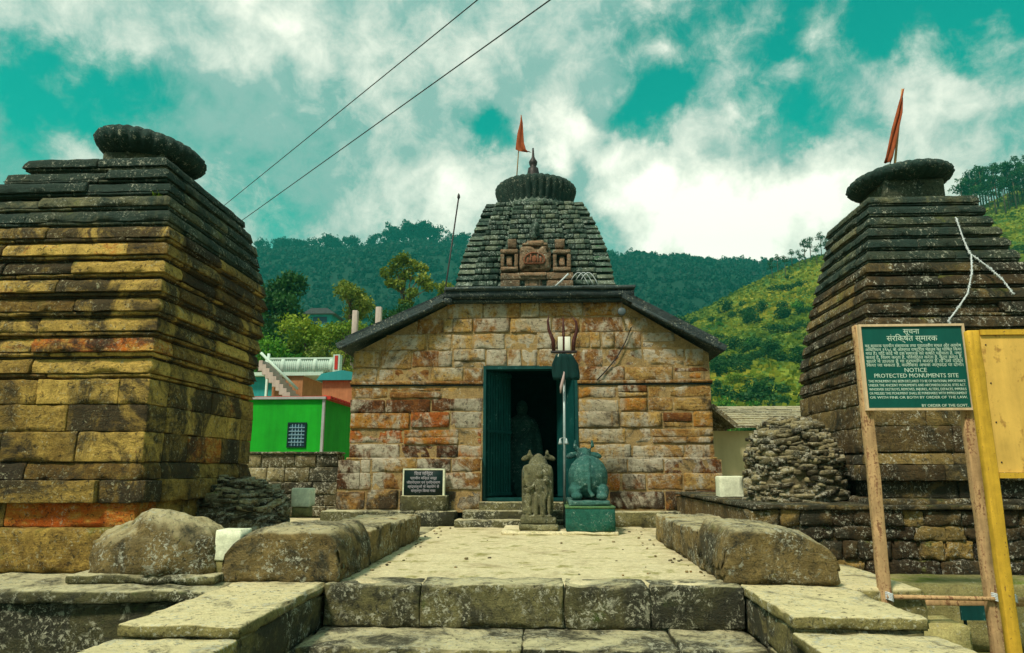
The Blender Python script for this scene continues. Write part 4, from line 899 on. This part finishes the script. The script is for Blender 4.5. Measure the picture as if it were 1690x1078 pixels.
def cheek(label, x0, x1, y0, y1, zt, tone):
    t = thing('cheek_wall', label, 'stair wall', ((x0+x1)/2, y0, -.655)); cx = (x0+x1)/2; hz = zt+.655
    mb = MB(); ys = [0, (y1-y0)*random.uniform(.4,.6), y1-y0]
    for a, b in zip(ys, ys[1:]):
        zz = [0, (hz-.075)*random.uniform(.45,.6), hz-.075]
        for za, zb in zip(zz, zz[1:]): rock(mb, (x0-cx+.02, a+.02 if a == 0 else a+.003, za+.002), (x1-cx-.02, b-.003, zb-.002), seg=.05, r=.02, amp=.016, tone=tone*random.uniform(.5,1), dirt=.75)
    mb.build('base_blocks', 'cheek_stone', t)
    mb = MB(); rock(mb, (x0-cx, 0, hz-.073), (x1-cx, y1-y0, hz), seg=.05, r=.014, amp=.012, tone=tone, dirt=.4); mb.build('top_slab', 'cheek_stone', t); return t
cheek('flat pale-topped block flanking the stair on the left, below the rounded block', -2.56, -1.81, 4.30, 5.96, 0.0, .5)
cheek('lowest orange-stained block of the left stair flank at the bottom edge', -2.56, -1.81, 3.3, 4.29, -.07, .95)
cheek('flat pale-topped block flanking the stair on the right, below the rounded block', 1.51, 2.33, 4.72, 5.97, 0.0, .5)
cheek('lowest greenish block of the right stair flank at the bottom edge', 1.49, 2.36, 3.7, 4.71, -.09, .4)
def hump(label, x0, x1, y0, y1, z1, rl, rr):
    t = MB(); w = x1-x0
    def fn(p):
        u = (p[0]-x0)/w; z = p[2]
        k = 0.0
        if u < rl: k = 1-math.sqrt(max(0, 1-((rl-u)/rl)**2))
        if u > 1-rr: k = 1-math.sqrt(max(0, 1-((u-(1-rr))/rr)**2))
        q = (p[1]-y0)/(y1-y0); kb = .25*max(0, .18-q)/.18
        return np.array([p[0], p[1], z*(1-.72*k)*(1-.25*kb) if z > 0 else z])
    rock(t, (x0, y0, -.012), (x1, y1, z1), seg=.045, r=.035, amp=.022, tone=.55, dirt=.58, fn=fn)
    return tag(t.build('rounded_block', 'parapet_stone'), label, 'stone block')
hump('rounded weathered block ending the left path parapet beside the stair', -2.70, -1.70, 5.92, 6.95, .42, .35, .16)
hump('rounded weathered block ending the right path parapet beside the stair', 1.40, 2.32, 6.0, 7.05, .44, .12, .55)
def parapet(label, x0, x1, y0, y1, z1):
    t = thing('parapet', label, 'parapet', ((x0+x1)/2, y0, 0)); mb = MB(); y = 0
    while y < y1-y0-.05:
        L = min(random.uniform(.6,1.1), y1-y0-y); rock(mb, (x0-(x0+x1)/2+random.uniform(-.02,.02), y+.004, -.01), (x1-(x0+x1)/2, y+L-.004, z1+random.uniform(-.02,.01)), seg=.05, r=.025, amp=.022, tone=random.uniform(.3,.7), dirt=.5); y += L
    mb.build('parapet_blocks', 'parapet_stone', t)
parapet('low stone parapet along the left edge of the path', -2.45, -1.72, 6.96, 9.7, .33)
parapet('low stone parapet along the right edge of the path', 1.39, 2.40, 7.06, 9.7, .33)

# ------------------------------------------------------------------ small ruined rubble shrines
def mound(label, cx, cy, rx, ry, z0, h, n, seed, dome=True, size=(.06,.14)):
    random.seed(seed); t = thing('ruined_shrine', label, 'ruin', (cx, cy, z0)); mb = MB()
    lathe(mb, [(1,0),(1.0,.25),(.98,.5),(.88,.72),(.66,.88),(.4,.97),(.05,1.0)], n=40, amp=.05); mb.V[-1] = mb.V[-1]*np.array([rx*.97, ry*.97, h*.97]); mb.build('core', 'rubble', t)
    mb = MB()
    for i in range(n):
        a = random.uniform(0, 6.28); q = random.random()**.9; zz = q*h; k = 1.0 if q < .55 else math.sqrt(max(0, 1-((q-.55)/.47)**2))
        if math.sin(a) > .5: continue
        x, y = .925*rx*k*math.cos(a), .925*ry*k*math.sin(a); s = random.uniform(*size)
        sx, sy, sz = s*random.uniform(.8,1.2), s*random.uniform(.9,2.0), s*random.uniform(.3,.6)
        rot = Matrix.Rotation(random.uniform(-.6,.6)+a, 3, 'Z') @ Matrix.Rotation(random.uniform(-.25,.25), 3, 'X'); pos = np.array((x, y, zz)); M = np.array(rot)
        rock(mb, (-sx,-sy,-sz), (sx,sy,sz), seg=s*.9, r=s*.15, amp=s*.16, fr=9, tone=random.random(), dirt=random.uniform(.25,.65), fn=lambda p: M @ p + pos)
    mb.build('stones', 'rubble', t); return t
mound('rubble heap of a ruined shrine between the right shrine and the temple', 2.92, 8.7, .55, .55, .2, 1.30, 1000, 71, size=(.02,.065))
mound('low ruined rubble shrine behind the left rounded block, right of the big shrine', -3.52, 8.0, .60, .5, 0, .80, 800, 72, size=(.02,.055))
# carved dome stump in front of the big left shrine
t = thing('carved_stone', 'rough weathered domed stump on a slab in front of the big left shrine', 'carved stone', (-3.28, 6.12, 0))
mb = MB(); lathe(mb, [(.56,.05),(.57,.12),(.565,.2),(.55,.27),(.53,.33),(.50,.38),(.46,.43),(.42,.47),(.37,.51),(.31,.54),(.25,.57),(.18,.59),(.10,.61),(.02,.62)], n=96, ribs=0, amp=.075, dirt=.5); mb.V[-1] = mb.V[-1]*np.array([1.06,.62,.88]); mb.build('dome', 'parapet_stone', t)
mb = MB(); rock(mb, (-.62,-.36,0), (.62,.34,.07), seg=.08, r=.02, amp=.012, tone=.5); mb.build('slab', 'step_stone', t)
def marker(label, px0, py0, px1, py1, Y, dep, cut=0.0, rz=0.0):
    a, b = P(px0, py1, Y), P(px1, py0, Y); x0, x1, z0, z1 = a[0], b[0], a[2], b[2]; t = thing('marker_stone', label, 'marker stone', ((x0+x1)/2, Y, z0), rz)
    w_ = (x1-x0)/2; mb = MB(); hh_ = z1-z0
    rock(mb, (-w_, 0, hh_*.30), (w_, dep, hh_), seg=.05, r=.012, amp=.004, tone=.6, fn=lambda p: np.array([p[0]-cut*max(0, 1-(p[2]/hh_-.3)/.5)*max(0, p[0]+w_)*.9, p[1], p[2]])); mb.build('white_block', 'white_stone', t)
    mb = MB(); rock(mb, (-w_*.9, .01, -.02), (w_*.45 if cut else w_*.9, dep*.9, hh_*.299), seg=.05, r=.012, amp=.006, tone=.3); mb.build('foot', 'plaster', t)
marker('white slant-cut marker stone beside the carved domed stump', 350, 875, 399, 948, 5.95, .22, .55)
marker('small white marker stone by the low rubble shrine left of the path', 478, 806, 512, 850, 8.4, .2)
marker('white marker stone at the temple end of the right parapet', 1190, 786, 1226, 845, 9.75, .25)

# ------------------------------------------------------------------ walls around
def blockwall(label, x0, x1, y0, y1, z0, z1, mat, rows, lens, cap=False, seg=.07, amp=.014, seed=1, name='stone_wall'):
    random.seed(seed); t = thing(name, label, 'wall', ((x0+x1)/2, y0, z0)); mb = MB(); cx = (x0+x1)/2; zz = np.cumsum([0]+[random.uniform(.8,1.25) for _ in range(rows)]); zz *= (z1-z0)/zz[-1]
    for a, b in zip(zz, zz[1:]):
        x = x0
        while x < x1-.05:
            L = random.uniform(*lens); L = x1-x if x1-(x+L) < lens[0]*.6 else L
            rock(mb, (x-cx+.004, random.uniform(-.03,.015), a+.003), (x+L-cx-.004, .3, b-.003), seg=seg, r=.02, amp=amp, tone=random.random(), dirt=random.uniform(.4,.75), faces='xXyzZ'); x += L
    box(mb, (x0-cx+.03, .04, 0), (x1-cx-.03, y1-y0, z1-z0-.02)); mb.build('blocks', mat, t)
    if cap:
        mb = MB(); x = x0
        while x < x1-.05:
            L = min(random.uniform(.7,1.4), x1-x); rock(mb, (x-cx+.003, -.05, z1-z0+.001), (x+L-cx-.003, y1-y0, z1-z0+.045), seg=.1, r=.012, amp=.012, tone=.6, dirt=.8); x += L
        mb.build('coping', mat, t)
    return t
blockwall('dark lichen-speckled retaining wall under the right shrine', 2.07, 9.0, 7.55, 12.0, -.64, .50, 'shrine_dark_stone', 7, (.15,.6), True, seg=.05, amp=.028, seed=81)
blockwall('mossy stone wall below the green house', -9.5, -4.15, 14.0, 14.5, 0, 1.20, 'rubble', 5, (.25,.7), True, seed=82, seg=.12)
# squat plastered blocks behind the sign posts
random.seed(8); mb = MB(); rock(mb, (2.99, 6.75, -.655), (4.6, 7.4, -.10), seg=.1, r=.02, amp=.010, tone=.4, dirt=.4); tag(mb.build('plaster_block', 'plaster'), 'low plastered block with yellowish top behind the sign posts', 'block')
mb = MB(); rock(mb, (2.70, 5.95, -.655), (3.26, 6.35, -.28), seg=.1, r=.03, amp=.012, tone=.7, dirt=.3); tag(mb.build('plaster_block', 'plaster'), 'small green-stained plastered block at the foot of the sign', 'block')
# ------------------------------------------------------------------ sign boards
YS = 5.95
def spt(px, py, Y=YS): return P(px, py, Y)
Sg = thing('notice_board', 'dark green notice board with white lettering on two worn wooden posts', 'sign', (3.02, YS, -.655)); so_ = Matrix.Translation(-Vector(Sg.location))
def sp(mb, nm, mat): o = mb.build(nm, mat, Sg); o.matrix_parent_inverse = so_; return o
tl_, br_ = spt(1414,538), spt(1607,679); bx0, bx1, bz0, bz1 = 2.615, 3.475, 1.375, 2.095
mb = MB(); box(mb, (bx0+.02, YS-.012, bz0+.02), (bx1-.02, YS+.01, bz1-.02)); sp(mb, 'board', 'sign_green')
mb = MB(); box(mb, (bx0, YS-.025, bz0), (bx0+.019, YS+.015, bz1)); box(mb, (bx1-.019, YS-.025, bz0), (bx1, YS+.015, bz1)); box(mb, (bx0+.019, YS-.025, bz0), (bx1-.019, YS+.015, bz0+.019)); box(mb, (bx0+.019, YS-.025, bz1-.019), (bx1-.019, YS+.015, bz1)); sp(mb, 'frame', 'sign_frame')
for x0 in (bx0-.012, bx1-.062):
    mb = MB(); rock(mb, (x0, YS+.018, -.655), (x0+.085, YS+.09, bz1+.005), seg=.12, r=.006, amp=.006, tone=.5, fr=3); sp(mb, 'post', 'wood')
mb = MB(); rock(mb, (bx0+.07, YS+.092, -.155), (bx1+.35, YS+.125, -.10), seg=.15, r=.005, amp=.004); tube(mb, [(bx0+.02, YS+.0, -.075), (bx1+.4, YS-.0, -.09)], .017, 8); sp(mb, 'crossbar', 'wood')
for xx in (bx0+.045, bx1-.01, bx1+.12):
    mb = MB()
    for k in range(5): tube(mb, [(xx+.03*math.cos(a), YS+.05+.075*math.sin(a), -.10+.012*k+.01*math.sin(a*2)) for a in np.linspace(0, 6.28, 12)], .006, 5)
    sp(mb, 'rope_tie', 'tinsel')
L1 = [('सूचना', .066, 0), ('संरक्षित स्मारक', .066, 0)]
def sl(t, sz, z, x=None, al='CENTER'):
    o = lettering(t, sz, ((bx0+bx1)/2 if x is None else x, YS-.0135, z), (math.pi/2,0,0), 'letter', Sg, al, .0012); o.matrix_parent_inverse = so_; return o
def fit(t, z, sz, wmax=.78):
    o = sl(t, sz, z); w_ = max(v.co.x for v in o.data.vertices)-min(v.co.x for v in o.data.vertices) if len(o.data.vertices) else 1
    o.scale.x = min(1.25, wmax/w_) if w_ > 0 else 1
sl('सूचना', .062, bz1-.082); sl('संरक्षित स्मारक', .066, bz1-.142)
hind = ['यह स्मारक प्राचीन संस्मारक तथा पुरातत्वीय स्थल और अवशेष', 'अधिनियम १९५८ के अंतर्गत राष्ट्रीय महत्व का घोषित किया', 'गया है। यदि कोई भी इस स्मारक को क्षति पहुँचाता है, नष्ट', 'करता है, विलग करता है, परिवर्तित करता है, कुरूप करता है,', 'खतरे में डालता है या दुरुपयोग करता है तो उसे दंडित', 'किया जा सकता है, कारावास अथवा अर्थदंड या दोनों।']
for i, t in enumerate(hind): fit(t, bz1-.195-.0325*i, .036)
sl('NOTICE', .05, bz1-.405); sl('PROTECTED MONUMENTS SITE', .048, bz1-.450)
eng = ['THIS MONUMENT HAS BEEN DECLARED TO BE OF NATIONAL IMPORTANCE', 'UNDER THE ANCIENT MONUMENTS AND ARCHAEOLOGICAL SITES ACT.', 'WHOEVER DESTROYS, REMOVES, INJURES, ALTERS, DEFACES, IMPERILS', 'OR MISUSES THIS MONUMENT SHALL BE PUNISHABLE WITH IMPRISONMENT', 'OR WITH FINE OR BOTH BY ORDER OF THE LAW.']
for i, t in enumerate(eng): fit(t, bz1-.490-.0335*i, .030)
sl('BY ORDER OF THE GOVT.', .032, bz0+.028, bx1-.04, 'RIGHT')
YB = 5.2
Yb = thing('notice_board', 'plain yellow wooden board cut off by the right edge, on a yellow post', 'sign', (3.5, YB, -.655)); yo_ = Matrix.Translation(-Vector(Yb.location))
def yp(mb, nm, mat): o = mb.build(nm, mat, Yb); o.matrix_parent_inverse = yo_; return o
for x0 in (3.07, 4.15):
    mb = MB(); rock(mb, (x0, YB, -.655), (x0+.085, YB+.06, 1.90), seg=.15, r=.006, amp=.006, fr=3); yp(mb, 'post', 'yellow_wood')
mb = MB(); box(mb, (3.157, YB+.012, .88), (4.148, YB+.03, 1.86)); yp(mb, 'board', 'yellow_board')
for za, zb2 in ((.84,.878),(1.862,1.90)):
    mb = MB(); box(mb, (3.157, YB-.004, za), (4.148, YB+.05, zb2)); yp(mb, 'rail', 'yellow_wood')
mb = MB()
for k in range(4):
    for xx in (3.19, 4.11): ellipsoid(mb, (xx, YB+.010, .95+k*.28), (.006,.004,.006), n=8, m=6)
yp(mb, 'nail_heads', 'iron')
# small dark teal plate leaning by the posts
t = thing('plate', 'dark teal metal plate leaning behind the post feet at lower right', 'plate', tuple(P(1615,1060,6.45)))
mb = MB(); a, b = P(1588,1024,6.45), P(1648,998,6.45); c0 = Vector(t.location); box(mb, (a[0]-c0.x, 0, a[2]-c0.z), (b[0]-c0.x, .02, b[2]-c0.z)); mb.build('panel', 'door_paint', t)
mb = MB(); [box(mb, (x, .022, -.1), (x+.02, .04, a[2]-c0.z+.02)) for x in (a[0]-c0.x+.03, b[0]-c0.x-.06)]; mb.build('leg', 'dark_paint', t)

# tinsel strings and rag on the right shrine
mb = MB()
def string(label, pts, Y, r=.016, seed=1):
    random.seed(seed); q = [P(x, y, Y+dy-.12) for x, y, dy in pts]; out = []
    for a, b in zip(q, q[1:]):
        for k in range(10): out.append(a+(b-a)*k/10)
    out.append(q[-1]); m4 = MB(); tube(m4, [tuple(p) for p in out], .008, 5)
    for p in out:
        for k in range(3): d = np.array([random.uniform(-1,1), random.uniform(-.5,.3), random.uniform(-1,1)])*r; tube(m4, [tuple(p-d), tuple(p+d)], [.003,.007], 4)
    return tag(m4.build('tinsel_string', 'tinsel'), label, 'decoration')
string('silvery tinsel string running from the disc to the right down the right shrine', [(1578,360,.30),(1590,395,.22),(1600,418,.15),(1630,440,.08),(1655,462,.02),(1672,485,-.04)], 7.95, .018, 1)
string('silvery tinsel string hanging toward the green board on the right shrine', [(1603,420,.12),(1604,450,.04),(1597,485,-.05),(1580,510,-.1),(1565,530,-.14),(1572,545,-.14)], 7.9, .016, 2)
t = thing('flag', 'small orange rag on a stick at the left edge of the right shrine', 'flag', tuple(P(1368,480,9.9)))
mb = MB(); d = P(1368,445,9.9)-P(1368,480,9.9); tube(mb, [(0,.2,-.3), tuple(d)], .012, 6); mb.build('stick', 'white_paint', t)
mb = MB(); V = []; F = []
for i in range(6):
    for k in range(5): q = P(1364+k*2.2*(.5+i*.12), 446+i*5, 9.9)-P(1368,480,9.9); V.append((q[0], .02*math.sin(k*2+i)-.02, q[2]))
for i in range(5):
    for k in range(4): F.append((i*5+k, (i+1)*5+k, (i+1)*5+k+1, i*5+k+1))
mb.add(V, F); o = mb.build('cloth', 'orange_cloth', t); o.modifiers.new('thick', 'SOLIDIFY').thickness = .006
# white wires arched on the tower ledge
mb = MB(); random.seed(4)
for dx in (0, 8, 16): tube(mb, [tuple(P(943+dx+q, 472-22*math.sin(math.pi*min(1, .15+q/34)), YT-.25-.05*dx/8)) for q in np.linspace(0, 28, 9)], .009, 5)
tube(mb, [tuple(P(x, y, YT-.3)) for x, y in ((915,474),(925,465),(938,452))], .02, 5); tag(mb.build('wire_coil', 'tinsel'), 'pale arched wires lying on the roof ledge right of the carved niche', 'wire')
# overhead wires
for lab, pa, pb in (('upper of the two overhead wires crossing the sky', (300,396), (1000,-172)), ('lower of the two overhead wires crossing the sky', (300,435), (1000,-66))):
    a, b = P(*pa, 30), P(*pb, 9); m4 = MB(); tube(m4, [tuple(a+(b-a)*k/20) for k in range(21)], .012, 6); tag(m4.build('overhead_wire', 'wire'), lab, 'wire')

# ------------------------------------------------------------------ houses
YG = 17.0; a, b = P(395,660,YG), P(530,752,YG); x0, x1, z1 = a[0], b[0], P(530,655,YG)[2]
Gh = thing('house', 'bright green painted flat-roofed house with a grilled window', 'house', ((x0+x1)/2, YG, -.03)); go = Matrix.Translation(-Vector(Gh.location))
def gp_(mb, nm, mat, par=None): o = mb.build(nm, mat, par or Gh); o.matrix_parent_inverse = go; return o
mb = MB(); box(mb, (x0-1.2, YG, -.03), (x1, YG+4, z1-.06)); gp_(mb, 'wall', 'green_wall')
mb = MB(); box(mb, (x0-1.3, YG-.08, z1-.059), (x1+.06, YG+.0, z1)); box(mb, (x1-.03, YG-.03, .0), (x1+.03, YG+.05, z1-.06)); gp_(mb, 'fascia', 'grey_trim')
mb = MB(); V0 = [(x0-1.3, YG+.002, z1-.058),(x1+.05, YG+.002, z1-.058),(x1+.16, YG+4.2, z1-.058),(x0-1.3, YG+4.2, z1-.058)]
box(mb, (x0-1.3, YG+.002, z1-.058), (x1+.16, YG+4.2, z1+.02)); 
for k in range(16): tube(mb, [(x1-.05, YG+.15+k*.25, z1+.03), (x1+.2, YG+.15+k*.25, z1-.02)], .03, 6)
gp_(mb, 'roof', 'red_tin')
a, b = P(476,736,YG), P(504,700,YG); mb = MB(); fx0, fx1, fz0, fz1 = a[0], b[0], a[2], b[2]
box(mb, (fx0-.04, YG-.03, fz0-.04), (fx1+.04, YG-.001, fz0)); box(mb, (fx0-.04, YG-.03, fz1), (fx1+.04, YG-.001, fz1+.04)); box(mb, (fx0-.04, YG-.03, fz0), (fx0, YG-.001, fz1)); box(mb, (fx1, YG-.03, fz0), (fx1+.04, YG-.001, fz1)); wf = gp_(mb, 'window', 'dark_paint')
mb = MB(); box(mb, (fx0, YG-.012, fz0), (fx1, YG-.002, fz1)); o = mb.build('pane', 'window_dark', wf)
mb = MB(); 
for k in range(1, 5): x = fx0+(fx1-fx0)*k/5; box(mb, (x-.009, YG-.026, fz0), (x+.009, YG-.014, fz1))
for k in range(1, 6): zz = fz0+(fz1-fz0)*k/6; box(mb, (fx0, YG-.04, zz-.009), (fx1, YG-.0265, zz+.009))
mb.build('grille', 'grille_blue', wf)
# teal house behind with terrace balustrade and outside stair
YH = 24.0; H = thing('house', 'teal house with a terrace balustrade and outside stair above the green house', 'house', tuple(P(470,660,YH)[:2])+(-.03,)); ho = Matrix.Translation(-Vector(H.location))
def hp(mb, nm, mat): o = mb.build(nm, mat, H); o.matrix_parent_inverse = ho; return o
q = lambda px, py, Y=YH: P(px, py, Y)
ft = q(500,614)[2]
mb = MB(); box(mb, (q(380,0)[0], YH+.3, -.03), (q(497,0)[0], YH+4, ft-.12)); hp(mb, 'wall', 'teal_wall')
mb = MB(); box(mb, (q(380,0)[0], YH+.0, ft-.12), (q(566,0)[0], YH+4.2, ft)); hp(mb, 'terrace_slab', 'balustrade_white')
mb = MB(); box(mb, (q(489,0)[0]+.05, YH+.1, -.03), (q(536,0)[0], YH+3.8, ft-.125)); hp(mb, 'brick_wall', 'brick_red')
mb = MB(); bl, bt = ft, q(500,590)[2]; n = 34; xa, xb = q(440,600)[0], q(553,600)[0]
box(mb, (xa, YH+.02, bt-.06), (xb, YH+.12, bt))
for k in range(n+1): x = xa+(xb-xa)*k/n; tube(mb, [(x, YH+.07, bl), (x, YH+.07, bl+(bt-bl)*.5), (x, YH+.07, bt-.06)], [.028,.05,.028] if k % 8 else [.08,.08,.08], 6)
hp(mb, 'balustrade', 'balustrade_white')
mb = MB(); s0, s1 = q(445,595), q(494,652); n = 9
for k in range(n):
    xx = s0[0]+(s1[0]-s0[0])*k/n; zz = s0[2]+(s1[2]-s0[2])*k/n; dx = (s1[0]-s0[0])/n; dz = (s1[2]-s0[2])/n
    prism(mb, [(xx, zz+dz-.35), (xx+dx, zz+dz-.35), (xx+dx, zz+dz), (xx, zz+dz)], YH-.9, YH-.02)
hp(mb, 'stair', 'pink_concrete')
mb = MB(); tube(mb, [tuple(s0+np.array([.05,-.9,.12])), tuple(s1+np.array([.25,-.9,.1]))], .05, 6); tube(mb, [(q(488,0)[0], YH-.2, 0), (q(488,0)[0], YH-.2, q(488,585)[2])], .05, 6); hp(mb, 'handrail', 'balustrade_white')
t = thing('gate_post', 'red and white painted gate post at the end of the balustrade', 'post', tuple(P(555,612,YH-.3))); mb = MB(); a = P(549,610,YH-.3)-P(555,612,YH-.3); b = P(561,585,YH-.3)-P(555,612,YH-.3)
box(mb, (a[0], 0, -3.5), (b[0], .3, b[2])); mb.build('shaft', 'balustrade_white', t); mb = MB(); box(mb, (a[0]+.06, -.02, a[2]), (b[0]-.06, -.002, b[2]-.04)); mb.build('red_panel', 'red_tin', t)
# small dark shed between the houses and the temple
t = thing('shed', 'small dark shed with rounded tin roof beside the brick wall', 'shed', tuple(P(555,650,21)[:2])+(-.03,)); mb = MB(); c0 = Vector(t.location); a, b = P(531,655,21), P(600,628,21)
box(mb, (a[0]-c0.x, 0, 0), (b[0]-c0.x, 2.5, b[2]-c0.z)); mb.build('wall', 'brick_red', t)
mb = MB(); prism(mb, [(a[0]-c0.x-.15, b[2]-c0.z), (b[0]-c0.x+.2, b[2]-c0.z), (b[0]-c0.x, b[2]-c0.z+.18), ((a[0]+b[0])/2-c0.x, b[2]-c0.z+.3), (a[0]-c0.x, b[2]-c0.z+.2)], -.15, 2.6); mb.build('roof', 'teal_wall', t)
# distant hut and pale posts
t = thing('hut', 'small distant teal hut with a low grey roof among the trees', 'hut', tuple(P(528,535,55))); c0 = Vector(t.location); a, b = P(508,540,55), P(548,519,55)
mb = MB(); box(mb, (a[0]-c0.x, 0, -3), (b[0]-c0.x, 4, b[2]-c0.z)); mb.build('wall', 'teal_wall', t)
mb = MB(); prism(mb, [(a[0]-c0.x-.4, b[2]-c0.z), (b[0]-c0.x+.4, b[2]-c0.z), (b[0]-c0.x-.3, b[2]-c0.z+.45), (a[0]-c0.x+.3, b[2]-c0.z+.45)], -.4, 4.4); mb.build('roof', 'lamp_grey', t)
mb = MB(); box(mb, (a[0]-c0.x+.4, -.03, b[2]-c0.z-.75), (b[0]-c0.x-.4, -.002, b[2]-c0.z-.2)); mb.build('window', 'window_dark', t)
for px, y0, y1, lab in ((624,530,506,'short pale concrete post standing just above the left roof slope'), (585,545,512,'pale concrete post left of the sloping temple roof')):
    a, b = P(px-5, y0, 30), P(px+5, y1, 30); m4 = MB(); rock(m4, (a[0], 30, -.03), (b[0], 30.25, b[2]), seg=1, r=.02, amp=.004); tag(m4.build('concrete_post', 'pink_concrete'), lab, 'post')
# slate-roofed house on the right
YR = 15.0; R_ = thing('house', 'low cream house with a stone slate roof right of the temple', 'house', tuple(P(1260,700,YR)[:2])+(-.03,)); ro = Matrix.Translation(-Vector(R_.location))
def rp_(mb, nm, mat): o = mb.build(nm, mat, R_); o.matrix_parent_inverse = ro; return o
xa, xb = P(1150,700,YR)[0], P(1450,700,YR)[0]; ze = P(1215,706,YR)[2]; zr = P(1220,672,YR+2.5)[2]; xg = P(1212,700,YR)[0]
mb = MB(); box(mb, (xa, YR+.3, -.03), (xb, YR+5, ze-.05)); rp_(mb, 'wall', 'cream_wall')
mb = MB(); nrow = 9; random.seed(6)
for k in range(nrow):
    y0 = YR+2.7*k/nrow; y1 = YR+2.7*(k+1)/nrow+.08; z0 = ze+(zr-ze)*k/nrow; z1_ = ze+(zr-ze)*(k+1)/nrow; x = xg-.15
    while x < xb:
        L = random.uniform(.3,.7); jy = random.uniform(-.05,.05)
        mb.add([(x,y0+jy,z0),(x+L-.015,y0+jy,z0),(x+L-.015,y1,z1_),(x,y1,z1_),(x,y0+jy,z0+.045),(x+L-.015,y0+jy,z0+.045),(x+L-.015,y1,z1_+.045),(x,y1,z1_+.045)], [(0,3,2,1),(4,5,6,7),(0,1,5,4),(1,2,6,5),(2,3,7,6),(3,0,4,7)], random.random(), .4, False); x += L
rp_(mb, 'roof', 'rubble')
mb = MB(); e0 = P(1172,672,YR-.4); e1 = P(1214,706,YR-.4); prism(mb, [(e0[0], e0[2]), (e1[0], e1[2]), (e1[0]+.06, e1[2]+.06), (e0[0]+.06, e0[2]+.07)], YR-.42, YR+2.6); prism(mb, [(e0[0]-1.3, ze-.05), (e1[0], ze-.05), (e1[0], e1[2]), (e0[0], e0[2]-.02), (e0[0]-1.3, e0[2]-.02)], YR+.29, YR+.5); rp_(mb, 'gable_edge', 'rubble')

# ------------------------------------------------------------------ air between here and the far ridge
m, T_, b_ = new_mat('air'); T_.n.remove(b_)
v = T_.add('ShaderNodeVolumePrincipled'); v.inputs['Color'].default_value = (.06, .74, .62, 1); v.inputs['Density'].default_value = .0005; v.inputs['Anisotropy'].default_value = .2
T_.l.new(v.outputs[0], T_.n['Material Output'].inputs['Volume']); MATS['air'] = m
mb = MB(); box(mb, (-1010, -62, -3), (1110, 905, 300)); tag(mb.build('haze', 'air'), kind='stuff')
